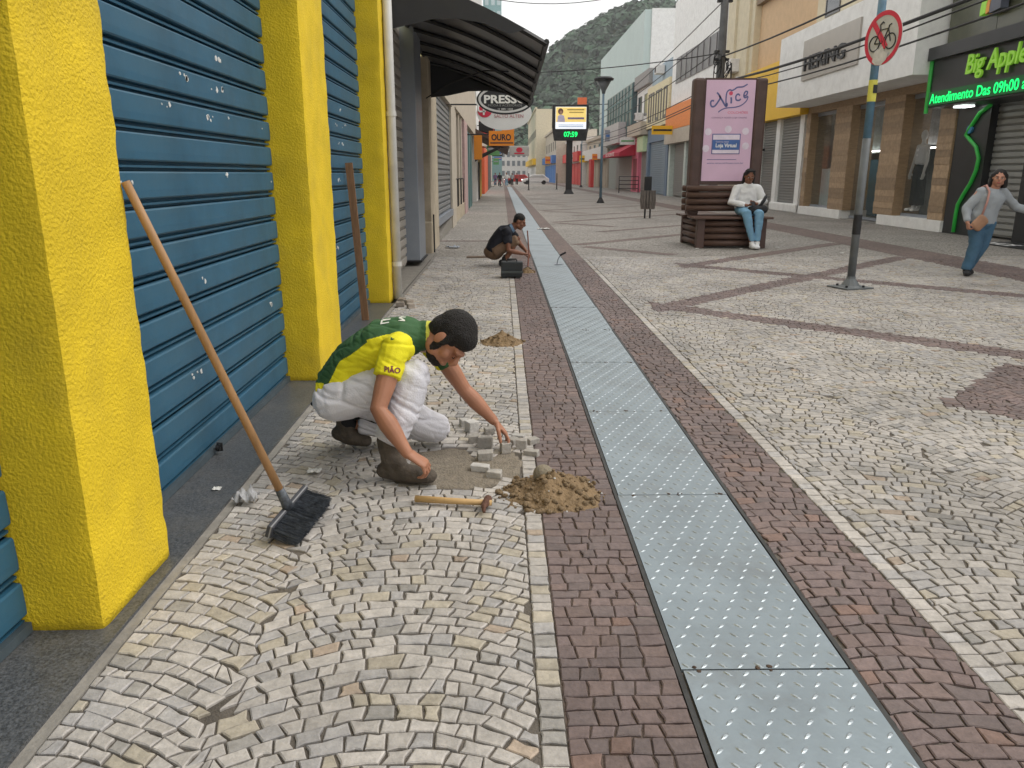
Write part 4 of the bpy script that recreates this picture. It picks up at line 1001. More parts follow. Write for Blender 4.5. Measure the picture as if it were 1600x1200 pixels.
def disc(name, r0, r1, d0, d1, mat, n=40, a0=0, a1=2 * math.pi):
    vs = []; full = a1 - a0 > 6.2
    for y in (d0, d1):
        for r_ in (r0, r1):
            for i in range(n + (0 if full else 1)):
                a = a0 + (a1 - a0) * i / n; vs.append(Ts @ Vector((r_ * math.cos(a), y, r_ * math.sin(a))))
    m_ = n if full else n + 1; fs = []
    for i in range(n if full else n):
        j = (i + 1) % m_
        fs += [(i, j, m_ + j, m_ + i), (2 * m_ + i, 3 * m_ + i, 3 * m_ + j, 2 * m_ + j), (m_ + i, m_ + j, 3 * m_ + j, 3 * m_ + i), (i, 2 * m_ + i, 2 * m_ + j, j)]
    return MB().add(vs, fs).build(name, mat, ns)
disc('sign_disc', .002, .318, 0, .006, M('sign_face', (.52, .51, .49), .5, .15, 6))
disc('red_ring', .262, .315, -.004, -.001, m_sred)
m_bike = M('sign_black_paint', (.02, .02, .022), .5)
def onsign(name, pts, r_, mat, d=-.004): MB().tube([Ts @ Vector((x, d, z)) for x, z in pts], r_, 6).build(name, mat, ns)
MB().prism([(-.20, .17), (-.15, .215), (.10, -.09), (.05, -.135)], 'y', -.009, -.006, T=Ts).build('red_bar', m_sred, ns)
for cx in (-.135, .135): onsign('bicycle_wheel', [(cx + .088 * math.cos(i * .3142), -.05 + .088 * math.sin(i * .3142)) for i in range(21)], .008, m_bike)
onsign('bicycle_frame', [(.135, -.05), (.085, .10), (-.05, .10), (.0, -.06), (.085, .10), (.10, .14), (.13, .145)], .008, m_bike)
onsign('bicycle_frame', [(-.135, -.05), (-.05, .10), (-.06, .16), (-.02, .19), (.0, .17)], .008, m_bike)
onsign('bicycle_frame', [(-.135, -.05), (.0, -.06)], .007, m_bike)
MB().prism([(-.10, -.10), (-.04, -.13), (.02, -.09), (.05, -.16), (.13, -.18), (.10, -.26), (.02, -.316), (-.08, -.305), (-.14, -.26), (-.12, -.17)], 'y', -.008, -.0055, T=Ts).build('torn_patch', M('sign_worn', (.60, .58, .56), .7, .2, 12), ns)

# bollards further off, a barrier and a post sign
def bollard(x, y, label, h=.9):
    t = thing('bollard', label, 'bollard', (x, y, 0), 'thin posts along the far paving')
    MB().tube([(x, y, 0), (x, y, h)], .05, 8).build('post', m_cast, t); MB().lathe([(.12, 0), (.12, .04), (.05, .07)], (x, y, 0), 10).build('foot', m_cast, t)
for i, (x, y, s_) in enumerate(((2.55, 78, 'thin dark post left of the street clock, farthest'), (5.55, 82, 'thin dark post just beyond the street clock'))): bollard(x, y, s_, 1.6)
brr = thing('metal_barrier', 'black tubular barrier in front of the red awning shop', 'barrier', (10.2, 66, 0))
MB().tube([(9.6, 66, 0), (9.6, 66, 1.3), (11.2, 66, 1.3), (11.2, 66, 0)], .04, 6).build('frame', m_cast, brr)
for z in (.35, .68, 1.0): MB().tube([(9.6, 66, z), (11.2, 66, z)], .03, 6).build('bar', m_cast, brr)

# utility pole and cables
m_conc = M('concrete_pole', (.10, .10, .10), .9, .2, 3)
up = thing('utility_pole', 'dark concrete utility pole hung with cables behind the billboard', 'pole', (9, 34.2, 0))
MB().tube([(9, 34.2, 0), (9, 34.2, 11.5)], [.2, .14], 10).build('pole', m_conc, up, smooth=True)
for z in (4.7, 5.2, 6.0, 6.3, 8.2): MB().box(8.7, 9.3, 34.1, 34.3, z, z + .09).build('bracket', m_cast, up)
for k in range(7):
    a = rr.uniform(0, 6.28); z = rr.uniform(4.6, 6.4); r_ = rr.uniform(.2, .4); sx_ = rr.choice((-1, 1))
    MB().tube([(9 + sx_ * .2 + .15 * math.cos(a + i * .5), 34.0 + .1 * math.sin(i), z + r_ * math.sin(i * .52)) for i in range(13)], .018, 5).build('cable_coil', m_cast, up)
MB().box(8.55, 8.85, 34.05, 34.25, 4.5, 4.9).build('junction_box', m_cast, up); MB().tube([(9.4, 34.1, 5.9), (9.45, 34.1, 4.6)], .03, 6).build('drop_cable', m_cast, up)
def cable(pts, r_, label, group='overhead cables'):
    P = [Vector(p) for p in pts]; Q = []
    for i in range(len(P) - 1):
        for k in range(8): Q.append(P[i].lerp(P[i + 1], k / 8))
    Q.append(P[-1])
    tag(MB().tube(Q, r_, 6).build('overhead_cable', m_cast), label, 'cable', group)
def sag(a, b, s_, n=10):
    a, b = Vector(a), Vector(b); return [a.lerp(b, i / n) - Vector((0, 0, s_ * 4 * (i / n) * (1 - i / n))) for i in range(n + 1)]
cable(sag((9, 34.2, 6.15), (9, 4, 6.2), .4), .028, 'single black cable running highest from utility pole towards upper right')
cable(sag((8.9, 34.2, 5.15), (8.9, 4, 5.1), .42), .04, 'thick black cable bundle passing in front of the white fascia')
cable(sag((9.1, 34.2, 5.05), (9.1, 4, 5.2), .5), .018, 'thin black cable beside the thick bundle across the fascia')
cable(sag((9.1, 34.2, 4.75), (9.1, 4, 4.8), .45), .022, 'lowest black cable crossing to the green lettered shop')
for i, (z, x2, z2) in enumerate(((8.3, 9.6, 7.2), (7.4, 9.5, 6.8), (6.5, 9.4, 6.3), (5.2, 9.4, 5.6), (4.8, 9.3, 5.1), (4.7, 9.2, 4.8))):
    cable(sag((9, 34.2, z), (x2, 95, z2), .5), .022, ('topmost', 'second highest', 'third highest', 'fourth', 'second lowest', 'lowest')[i] + ' of the cables running from utility pole down the street')
cable(sag((-1.6, 58, 13.2), (11.6, 58, 14.2), .9), .025, 'thin wire strung across the street against the white sky')
cable(sag((-1.6, 40, 6.2), (9, 34.2, 6.3), .25), .02, 'wire crossing the street in front of the hill')
cable(sag((-1.6, 60, 6.5), (8, 62, 6.6), .1), .03, 'pale wire meeting the top of the street clock')

# ================================================================ PEOPLE
def V3(*a): return Vector(a)
def p_ell(c, r, U=(0, 0, 1), Fw=(0, 1, 0), n=16, m=10):
    """ellipsoid, r=(right, forward, up)"""
    U = Vector(U).normalized(); Fw = Vector(Fw); Fw = (Fw - U * Fw.dot(U)).normalized(); Rt = Fw.cross(U); c = Vector(c)
    vs = [c + U * r[2]]
    for i in range(1, m):
        t = math.pi * i / m
        for j in range(n):
            a = 2 * math.pi * j / n; vs.append(c + Rt * (r[0] * math.sin(t) * math.cos(a)) + Fw * (r[1] * math.sin(t) * math.sin(a)) + U * (r[2] * math.cos(t)))
    vs.append(c - U * r[2]); k = len(vs) - 1
    fs = [(0, 1 + j, 1 + (j + 1) % n) for j in range(n)]
    for i in range(m - 2):
        o = 1 + i * n; fs += [(o + j, o + n + j, o + n + (j + 1) % n, o + (j + 1) % n) for j in range(n)]
    o = 1 + (m - 2) * n; fs += [(k, o + (j + 1) % n, o + j) for j in range(n)]
    return vs, fs
def p_loft(pts, rad, side=None, n=14, cap=1.):
    P = [Vector(p) for p in pts]; Rr = [(r, r) if not isinstance(r, (tuple, list)) else r for r in rad]; k = len(P)
    T = [(P[min(i + 1, k - 1)] - P[max(i - 1, 0)]).normalized() for i in range(k)]
    sd = Vector(side) if side else T[0].orthogonal(); rings = []
    def ring(p, t, ra, rb):
        nonlocal sd
        s_ = (sd - t * t.dot(sd)).normalized(); sd = s_ if not side else sd; b = t.cross(s_)
        return [p + s_ * (ra * math.cos(2 * math.pi * j / n)) + b * (rb * math.sin(2 * math.pi * j / n)) for j in range(n)]
    for q in (.96, .8, .5): rings.append(ring(P[0] - T[0] * min(Rr[0]) * q * cap, T[0], *[r * math.sqrt(1 - q * q) for r in Rr[0]]))
    for i in range(k):
        rings.append(ring(P[i], T[i], *Rr[i]))
        if i < k - 1:
            for t in (.33, .67):
                u = t * t * (3 - 2 * t)
                rings.append(ring(P[i].lerp(P[i + 1], t), T[i].lerp(T[i + 1], t).normalized(), *[Rr[i][q] * (1 - u) + Rr[i + 1][q] * u for q in (0, 1)]))
    for q in (.5, .8, .96): rings.append(ring(P[-1] + T[-1] * min(Rr[-1]) * q * cap, T[-1], *[r * math.sqrt(1 - q * q) for r in Rr[-1]]))
    vs = [p for r in rings for p in r]; m = len(rings)
    fs = [(i * n + j, i * n + (j + 1) % n, (i + 1) * n + (j + 1) % n, (i + 1) * n + j) for i in range(m - 1) for j in range(n)]
    fs += [tuple(range(n - 1, -1, -1)), tuple(range((m - 1) * n, m * n))]
    return vs, fs
def blob(name, prims, voxel, mats, parent, it=5, disp=None, matfn=None):
    """fuse overlapping closed shapes into one continuous smooth skin"""
    mb = MB()
    for vs, fs in prims: mb.add(vs, fs)
    me = bpy.data.meshes.new('tmp'); me.from_pydata(mb.v, [], mb.f)
    bm = bmesh.new(); bm.from_mesh(me); bmesh.ops.recalc_face_normals(bm, faces=bm.faces); bm.to_mesh(me); bm.free()
    o = bpy.data.objects.new('tmp', me); COL.objects.link(o)
    r_ = o.modifiers.new('r', 'REMESH'); r_.mode = 'VOXEL'; r_.voxel_size = voxel; r_.use_smooth_shade = True
    s_ = o.modifiers.new('s', 'SMOOTH'); s_.iterations = it; s_.factor = .5
    out = bpy.data.meshes.new_from_object(o.evaluated_get(bpy.context.evaluated_depsgraph_get()))
    bpy.data.objects.remove(o); bpy.data.meshes.remove(me)
    out.name = name; out.materials.clear()
    for m in (mats if isinstance(mats, (list, tuple)) else [mats]): out.materials.append(m)
    if disp:
        nr = [v.normal.copy() for v in out.vertices]
        for v, q in zip(out.vertices, nr): v.co += q * disp(v.co)
    if matfn:
        for p in out.polygons: p.material_index = matfn(p.center)
    out.polygons.foreach_set('use_smooth', [True] * len(out.polygons))
    return link(name, out, parent)
def folds(amp, fr, st=(1, 1, 1), seed=0):
    def f(p):
        q = Vector((p.x * st[0], p.y * st[1], p.z * st[2])) * fr + Vector((seed, seed * 1.7, 0))
        a = noise.noise(q); b = noise.noise(q * 2.3)
        return amp * (1 - 2 * abs(a)) * .7 + amp * .45 * b
    return f
def frame(U, Fw):
    U = Vector(U).normalized(); Fw = Vector(Fw); Fw = (Fw - U * Fw.dot(U)).normalized(); return Fw.cross(U), Fw, U
def head_prims(c, U, Fw, s=1., neck=None, nr=.056):
    Rt, F, U = frame(U, Fw); c = Vector(c)
    def q(r, f, u): return c + (Rt * r + F * f + U * u) * s
    e = lambda r, f, u, R_: p_ell(q(r, f, u), tuple(x * s for x in R_), U, F)
    P = [e(0, -.012, .025, (.074, .094, .098)), e(0, .028, -.045, (.060, .064, .072)), e(0, .062, -.098, (.030, .026, .022)),
         e(0, .078, .022, (.052, .018, .014)), e(0, .086, -.066, (.025, .014, .012)), e(-.036, .058, -.03, (.026, .026, .028)), e(.036, .058, -.03, (.026, .026, .028)),
         e(-.078, -.005, -.012, (.010, .022, .032)), e(.078, -.005, -.012, (.010, .022, .032)), e(-.05, .01, -.07, (.02, .04, .03)), e(.05, .01, -.07, (.02, .04, .03)),
         p_loft([q(0, .088, .012), q(0, .108, -.018), q(0, .105, -.034)], [.010 * s, .015 * s, .012 * s])]
    if neck is not None: P.append(p_loft([q(0, -.02, -.05), neck], [nr * s, nr * 1.12 * s]))
    return P, q
def eyes(q, par, s=1., shut=False):
    m_e = M('eye_white', (.6, .57, .54), .3); m_p = M('eye_dark', (.02, .012, .01), .2)
    for r in (-.031, .031):
        if shut:
            MB().add(*p_loft([q(r - .014, .090, -.002), q(r, .094, -.006), q(r + .014, .090, -.002)], [.002 * s] * 3)).build('eyelashes', m_p, par); continue
        w_ = p_ell(q(r, .083, .0), (.0125 * s, .008 * s, .0065 * s), q(0, 0, 1) - q(0, 0, 0), q(0, 1, 0) - q(0, 0, 0)); MB().add(*w_).build('eye', m_e, par, smooth=True)
        w_ = p_ell(q(r, .0895, .0), (.0055 * s, .004 * s, .0055 * s), q(0, 0, 1) - q(0, 0, 0), q(0, 1, 0) - q(0, 0, 0)); MB().add(*w_).build('pupil', m_p, par, smooth=True)
        w_ = p_loft([q(r - .016, .091, .020), q(r, .096, .024), q(r + .016, .091, .020)], [.0035 * s] * 3); MB().add(*w_).build('eyebrow', m_p, par, smooth=True)
def hand_prims(wr, d, n, thumb=1, curl=(30, 35, 25), s=1., spread=1.):
    """palm, four unequal fingers with two bends and a thumb leaving the palm's side"""
    d = Vector(d).normalized(); n = Vector(n); n = (n - d * n.dot(d)).normalized(); sd = d.cross(n); wr = Vector(wr)
    P = [p_loft([wr, wr + d * .035 * s, wr + d * .075 * s, wr + d * .095 * s], [(.027 * s, .019 * s), (.036 * s, .017 * s), (.041 * s, .015 * s), (.039 * s, .012 * s)], side=sd)]
    for i, (o, l_) in enumerate(((-.030, .068), (-.0105, .082), (.0095, .088), (.029, .080))):
        o *= -thumb      # little finger away from the thumb
        p = wr + d * (.088 + (.004 if i in (1, 2) else 0)) * s + sd * o * s; a = 0.; pts = [p - d * .02 * s, p]; dd = d + sd * (o * 3. * spread); dd.normalize()
        for k, seg in enumerate((.45, .31, .24)):
            a += R(curl[k]) * (1 + .06 * (i - 1.5)); v = dd * math.cos(a) + n * math.sin(a); p = p + v * l_ * seg * s; pts.append(p)
        P.append(p_loft(pts, [.0082 * s, .0085 * s, .0080 * s, .0074 * s, .0062 * s], n=10))
    t0 = wr + d * .022 * s - sd * thumb * .026 * s * -1 * -1
    b = wr + d * .025 * s - sd * (-thumb) * .024 * s
    v1 = (d * .62 + sd * thumb * .62 + n * .45).normalized(); v2 = (d * .85 + sd * thumb * .12 + n * .52).normalized()
    P.append(p_loft([b - v1 * .01 * s, b + v1 * .042 * s, b + v1 * .042 * s + v2 * .032 * s, b + v1 * .042 * s + v2 * .056 * s], [.014 * s, .012 * s, .0105 * s, .0085 * s], n=10))
    return P
def drape(o, target, d):
    from mathutils.bvhtree import BVHTree
    me = target.data; bv = BVHTree.FromPolygons([v.co for v in me.vertices], [p.vertices[:] for p in me.polygons]); d = Vector(d)
    for v in o.data.vertices:
        h = bv.ray_cast(v.co - d * .6, d)
        if h[0] is not None: v.co = h[0] - d * .003 + h[1] * .001
def boot(toe, heel, ank, parent, mat, w_=.045, sole=None):
    toe, heel, ank = Vector(toe), Vector(heel), Vector(ank)
    m = heel.lerp(toe, .55)
    return blob('boot', [p_loft([heel, heel.lerp(toe, .3), m, toe], [(w_ * .85, .042), (w_ * .82, .05), (w_ * 1.05, .045), (w_ * .95, .032)], side=(toe - heel).cross(ank - heel)),
                         p_loft([heel.lerp(toe, .18) + (ank - heel).normalized() * .01, ank], [w_ * .95, w_ * 1.05]),
                         p_ell(heel.lerp(toe, .3) + (ank - heel) * .25, (.04, .05, .05))], .007, mat, parent, 4, folds(.003, 22))

m_skin = M('tanned_skin', (.37, .17, .10), .5, .12, 7, .06, 90, spec=.35, sss=.06)
m_skin2 = M('brown_skin', (.22, .095, .055), .5, .12, 7, spec=.35, sss=.05)
m_skin3 = M('light_brown_skin', (.42, .21, .14), .5, .12, 7, spec=.35, sss=.05)
m_hair = M('black_hair', (.012, .009, .008), .55, .5, 60, .9, 160)
m_wht = M('white_trouser_cloth', (.66, .65, .69), .85, .06, 6, .25, 130, dirt=.18, dcol=(.42, .38, .34))
m_shy = M('shirt_yellow', (.78, .70, .012), .75, .08, 5, .15, 160)
m_shg = M('shirt_green', (.035, .10, .035), .75, .3, 3, .15, 160)
m_shl = M('shirt_collar', (.62, .60, .08), .8)
m_boot = M('muddy_boot', (.085, .068, .052), .85, .4, 9, .4, 50)
m_dtr = M('dark_cloth', (.018, .018, .02), .85, .3, 8)

def folds2(p):
    q = Vector((p.x * 5 + p.z * 9, p.y * 4, p.z * 3 - p.x * 2)); a = noise.noise(q); b = noise.noise(q * 2.1 + Vector((3, 1, 2)))
    return -.010 * math.exp(-(a / .09) ** 2) - .0035 * math.exp(-(b / .12) ** 2) + .006 * noise.noise(p * 7)
# ---- the nearer worker, on one knee setting stones
W = thing('person', 'crouching worker in yellow and green jersey and white trousers setting paving stones', 'person', (-.6, 3.95, 0))
pel, wai, che, upc, nek = V3(-.88, 4.0, .40), V3(-.79, 3.99, .54), V3(-.62, 3.97, .655), V3(-.49, 3.955, .69), V3(-.405, 3.945, .695)
rsh, lsh = V3(-.535, 3.775, .665), V3(-.37, 4.145, .60)
rel, rwr = V3(-.605, 3.62, .40), V3(-.462, 3.53, .205)
lel, lwr = V3(-.215, 4.16, .345), V3(-.055, 4.15, .170)
rhp, rkn, ran = V3(-.83, 3.89, .37), V3(-.45, 3.80, .52), V3(-.575, 3.70, .15)
lhp, lkn, lan = V3(-.80, 4.11, .34), V3(-.39, 4.22, .105), V3(-.83, 4.20, .13)
hc = V3(-.272, 3.885, .69); hU = (.86, -.16, .42); hF = (.30, -.38, -.87)
HP, q1 = head_prims(hc, hU, hF, 1.16, nek, .056)
arm = [p_loft([rsh, rsh.lerp(rel, .5), rel, rel.lerp(rwr, .35), rwr], [.056, .054, .043, .048, .029]),
       p_loft([lsh, lsh.lerp(lel, .5), lel, lel.lerp(lwr, .35), lwr], [.054, .051, .041, .045, .028])]
hr = hand_prims(rwr, (.86, -.12, -.5), (-.35, .15, -.92), thumb=1, curl=(38, 52, 35), s=1.08, spread=2.2)
hl = hand_prims(lwr, (.66, -.05, -.75), (-.74, -.22, -.62), thumb=-1, curl=(14, 28, 25), s=1.08, spread=2.2)
trunk = [p_loft([pel, wai, che, upc, nek], [(.13, .09), (.12, .085), (.15, .095), (.13, .08), (.055, .05)], side=(.1, 1, 0)),
         p_loft([rsh, upc, lsh], [.05, .07, .05]), p_loft([rhp, rkn, ran], [.07, .05, .04]), p_loft([lhp, lkn], [.07, .05]), p_loft([lkn, lan], [.05, .03])]
blob('body', HP + arm + hr + hl + trunk, .0043, m_skin, W, 3)
Rt, F_, U_ = frame(hU, hF)
blob('hair', [p_ell(q1(0, -.020, .042), (.097, .116, .112), U_, F_), p_ell(q1(0, -.055, .0), (.088, .070, .085), U_, F_), p_ell(q1(0, .018, .066), (.086, .080, .066), U_, F_), p_ell(q1(-.072, .015, .0), (.014, .024, .05), U_, F_), p_ell(q1(.072, .015, .0), (.014, .024, .05), U_, F_), p_ell(q1(0, -.075, -.035), (.068, .035, .042), U_, F_)],
     .005, m_hair, W, 8, lambda p: .0016 * noise.noise(p * 90) + .002 * noise.noise(Vector((p.x * 40, p.y * 200, p.z * 40))))
blob('beard', [p_ell(q1(0, .040, -.090), (.066, .060, .038), U_, F_), p_ell(q1(-.064, .015, -.045), (.012, .024, .045), U_, F_), p_ell(q1(.064, .015, -.045), (.012, .024, .045), U_, F_)],
     .005, m_hair, W, 5, lambda p: .003 * noise.noise(p * 120))
eyes(q1, W, 1.16, True)
# jersey
ax = [V3(-.955, 4.0, .385), pel, wai, che, upc, nek, nek + V3(.055, -.022, .002)]
slR = (rsh + V3(.03, .05, .0), rsh.lerp(rel, .48)); slL = (lsh + V3(-.02, -.03, .0), lsh.lerp(lel, .42))
def jersey_mat(p):
    for a, b in (slR, slL):
        d = b - a; t = max(0, min(1, (p - a).dot(d) / d.length_squared))
        if (p - (a + d * t)).length < .11 and abs(p.y - 3.955 - .1 * (p.x + .45)) > .135: return 0
    # distance along the back and sideways
    best = min(range(len(ax) - 1), key=lambda i: ((ax[i] + ax[i + 1]) / 2 - p).length)
    a, b = ax[best], ax[best + 1]; d = b - a; t = (p - a).dot(d) / d.length_squared; c = a + d * t
    lat = (p - c).dot(Vector((.1, 1, 0)).normalized()); nn = Vector((-d.z, 0, d.x)).normalized(); up_ = (p - c).dot(nn)
    w_ = .018 * noise.noise(Vector((p.x * 9, p.y * 3, 0)))
    if p.x > nek.x + .016 and abs(p.y - nek.y) < .11: return 2
    if best >= 4: return 1
    if best == 0: return 0 if up_ < .075 else 1
    if up_ < -.075: return 1
    edge = .066 + w_ - .04 * (best == 3)
    return 0 if up_ < .056 + w_ and abs(lat) > .06 and p.x < rsh.x - .015 else 1
jer = blob('jersey', [p_loft(ax, [(.155, .105), (.176, .128), (.172, .122), (.190, .130), (.165, .105), (.086, .078), (.080, .074)], side=(.1, 1, 0), cap=.15),
                p_loft([slR[0], rsh, rsh.lerp(rel, .25), slR[1]], [.082, .078, .074, .071], cap=.12), p_loft([slL[0], lsh, lsh.lerp(lel, .2), slL[1]], [.078, .074, .070, .067], cap=.12)],
     .0048, [m_shy, m_shg, m_shl], W, 6, lambda p: folds2(p * 1.2) * .6, jersey_mat)
m_prt = M('jersey_print', (.70, .70, .62), .8)
for body, x, y, s_ in (('LIA', -.62, 3.99, .06), ('NA', -.53, 4.0, .045)):
    t = text('back_lettering', body, s_, (x, y - .10, 1.0), Matrix(((0, 1, 0), (1, 0, 0), (0, 0, 1))).to_4x4(), m_prt, jer, depth=0, bold=.002); drape(t, jer, (0, 0, -1))
c_ = rsh.lerp(rel, .27)
t = text('sleeve_lettering', 'PIÃO', .034, (c_.x - .02, 3.4, c_.z - .012), Matrix(((.97, 0, 0), (0, 0, -1), (-.22, 1, 0))).to_4x4(), M('sleeve_print', (.16, .03, .05), .8), jer, depth=0, bold=.001); drape(t, jer, (0, 1, 0))
# trousers
blob('trousers', [p_ell((-.86, 4.0, .355), (.135, .125, .13)), p_loft([rhp + V3(-.04, 0, .0), rhp.lerp(rkn, .5), rkn], [(.125, .118), (.112, .112), (.088, .088)]),
                  p_loft([rkn, rkn.lerp(ran, .5), ran + V3(0, 0, .06)], [.090, .092, .085], cap=.3), p_loft([lhp, lhp.lerp(lkn, .5), lkn], [.12, .112, .088]), p_ell(lkn + V3(.01, 0, 0), (.085, .085, .085)),
                  p_loft([lkn + V3(.02, 0, -.01), lkn.lerp(lan, .5) + V3(0, 0, .01), lan + V3(.03, 0, .02)], [.082, .085, .074], cap=.3)],
     .006, m_wht, W, 4, folds2)
boot((-.365, 3.63, .045), (-.60, 3.69, .055), (-.58, 3.70, .22), W, m_boot, .052)
boot((-.775, 4.17, .045), (-.93, 4.19, .085), (-.875, 4.2, .24), W, m_boot, .052)
blob('boot_shaft', [p_loft([V3(-.88, 4.2, .15), V3(-.845, 4.2, .25), V3(-.64, 4.2, .16)], [.064, .072, .078])], .008, m_dtr, W, 3)
MB().add(*p_loft([V3(-1.0, 3.93, .335), V3(-.985, 3.95, .325)], [.012, .012])).build('belt_end', m_dtr, W)

# ---- the farther worker, squatting by his tool box
W2 = thing('person', 'squatting worker in dark navy shirt beside a black tool box further off', 'person', (0, 13.3, 0))
o = V3(0, 13.3, 0)
pel, wai, che, nek = o + V3(-.14, 0, .23), o + V3(-.10, 0, .38), o + V3(.02, -.01, .55), o + V3(.17, -.02, .64)
rsh, lsh = o + V3(.07, -.19, .57), o + V3(.13, .19, .56); rel, rwr = o + V3(.10, -.25, .28), o + V3(.33, -.2, .22); lel, lwr = o + V3(.3, .2, .34), o + V3(.40, .02, .24)
rkn, ran, lkn, lan = o + V3(.27, -.14, .44), o + V3(.03, -.15, .10), o + V3(.25, .14, .44), o + V3(.05, .14, .10)
HP, q2 = head_prims(o + V3(.285, -.03, .735), (.42, .02, .9), (.85, -.25, -.5), 1.05, nek)
blob('body', HP + [p_loft([pel, wai, che, nek], [(.12, .1), (.13, .1), (.15, .1), (.05, .05)], side=(0, 1, 0)), p_loft([rsh, lsh], [.05, .05]), p_loft([rsh, rel, rel.lerp(rwr, .4), rwr], [.05, .043, .044, .03]), p_loft([lsh, lel, lwr], [.05, .043, .03]),
      p_loft([pel + V3(0, -.09, 0), rkn, ran], [.075, .06, .042]), p_loft([pel + V3(0, .09, 0), lkn, lan], [.075, .06, .042])]
     + hand_prims(rwr, (1, .2, -.1), (.1, 0, -1), 1, (50, 60, 40)) + hand_prims(lwr, (.6, -.4, -.6), (-.5, 0, -.8), -1, (40, 50, 30)), .009, m_skin2, W2, 3)
Rt, F_, U_ = frame((.42, .02, .9), (.85, -.25, -.5))
blob('hair', [p_ell(q2(0, -.02, .045), (.086, .10, .088), U_, F_), p_ell(q2(0, -.05, .0), (.076, .06, .07), U_, F_)], .009, m_hair, W2, 3, lambda p: .004 * noise.noise(p * 50))
m_navy = M('navy_shirt', (.012, .013, .020), .8, .3, 5, .1, 60); m_lbl = M('blue_collar', (.16, .25, .36), .8)
blob('shirt', [p_loft([rsh, che + V3(.04, 0, .02), lsh], [.078, .1, .078]), p_loft([pel + V3(-.02, 0, .02), wai, che, nek], [(.175, .14), (.175, .135), (.195, .13), (.075, .07)], side=(0, 1, 0), cap=.4), p_loft([rsh + V3(0, .04, 0), rsh.lerp(rel, .6)], [.078, .07], cap=.2), p_loft([lsh + V3(0, -.04, 0), lsh.lerp(lel, .6)], [.078, .07], cap=.2)],
     .011, [m_navy, m_lbl], W2, 4, folds(.01, 8), lambda p: 1 if (p - nek).length < .095 and p.x > nek.x - .05 else 0)
m_khk = M('khaki_shorts', (.19, .12, .075), .85, .15, 6)
blob('shorts', [p_ell(pel + V3(-.01, 0, 0), (.17, .15, .13)), p_loft([pel + V3(0, -.09, .02), rkn + V3(-.03, 0, 0)], [.105, .085], cap=.3), p_loft([pel + V3(0, .09, .02), lkn + V3(-.03, 0, 0)], [.105, .085], cap=.3)], .011, m_khk, W2, 4, folds(.01, 9))
for a, y in ((ran, -.15), (lan, .14)): boot(o + V3(.2, y, .04), o + V3(-.03, y, .045), a + V3(0, 0, .03), W2, m_dtr, .045)

# ---- seated woman on the bench
W3 = thing('person', 'seated person in white sweatshirt and blue jeans looking at a phone on log bench', 'person', (5.12, 16.6, .64))
o = V3(5.12, 16.72, .645)
pel, wai, che, nek = o + V3(0, 0, .13), o + V3(0, .02, .30), o + V3(0, 0, .50), o + V3(0, -.05, .64)
rsh, lsh = o + V3(-.20, -.02, .56), o + V3(.20, -.02, .56); rel, rwr = o + V3(-.29, -.10, .27), o + V3(-.06, -.32, .22); lel, lwr = o + V3(.29, -.10, .28), o + V3(.10, -.30, .25)
rkn, ran, lkn, lan = o + V3(-.10, -.47, .08), o + V3(.02, -.52, -.54), o + V3(.13, -.47, .07), o + V3(.12, -.50, -.54)
HP, q3 = head_prims(o + V3(0, -.10, .78), (0, -.38, .92), (0, -.85, -.5), 1.05, nek)
blob('body', HP + [p_loft([pel, wai, che, nek], [(.14, .11), (.13, .1), (.15, .1), (.05, .05)], side=(1, 0, 0)), p_loft([rsh, lsh], [.05, .05]), p_loft([rsh, rel, rwr], [.05, .043, .03]), p_loft([lsh, lel, lwr], [.05, .043, .03]),
      p_loft([pel + V3(-.09, 0, 0), rkn, ran], [.085, .06, .04]), p_loft([pel + V3(.09, 0, 0), lkn, lan], [.085, .06, .04])] + hand_prims(rwr, (.8, -.3, .1), (.2, 0, 1), 1, (40, 50, 30)) + hand_prims(lwr, (-.8, -.3, .1), (-.1, 0, 1), -1, (40, 50, 30)), .010, m_skin2, W3, 3)
eyes(q3, W3, 1.05)
Rt, F_, U_ = frame((0, -.38, .92), (0, -.85, -.5))
blob('hair', [p_ell(q3(0, -.025, .045), (.092, .10, .090), U_, F_), p_loft([q3(-.075, -.03, .03), q3(-.085, -.02, -.14)], [.032, .03]), p_loft([q3(.075, -.03, .03), q3(.085, -.02, -.14)], [.032, .03]), p_loft([q3(0, -.07, .02), q3(0, -.07, -.14)], [(.09, .04), (.085, .035)], side=(1, 0, 0))], .010, m_hair, W3, 3, lambda p: .004 * noise.noise(p * 50))
MB().add(*p_loft([q3(-.06, .06, .115), q3(0, .075, .12), q3(.06, .06, .115)], [(.012, .02)] * 3)).build('sunglasses', m_dtr, W3)
m_swt = M('white_sweatshirt', (.70, .70, .70), .9, .05, 5, .1, 60)
blob('sweatshirt', [p_loft([rsh + V3(.03, 0, -.01), lsh + V3(-.03, 0, -.01)], [.072, .072]), p_loft([pel + V3(0, 0, .02), wai, che, nek], [(.20, .155), (.205, .15), (.20, .135), (.075, .07)], side=(1, 0, 0), cap=.4), p_loft([rsh + V3(.03, 0, 0), rel, rwr.lerp(rel, .15)], [.083, .074, .05], cap=.3), p_loft([lsh + V3(-.03, 0, 0), lel, lwr.lerp(lel, .15)], [.083, .074, .05], cap=.3)], .012, m_swt, W3, 4, folds(.012, 8))
m_ljean = M('light_jeans', (.17, .33, .47), .85, .15, 5, .1, 80)
blob('jeans', [p_ell(pel, (.19, .16, .12)), p_loft([pel + V3(-.09, 0, 0), rkn, ran + V3(0, 0, .07)], [.11, .082, .05], cap=.3), p_loft([pel + V3(.09, 0, 0), lkn, lan + V3(0, 0, .07)], [.11, .082, .05], cap=.3)], .011, m_ljean, W3, 4, folds(.008, 9))
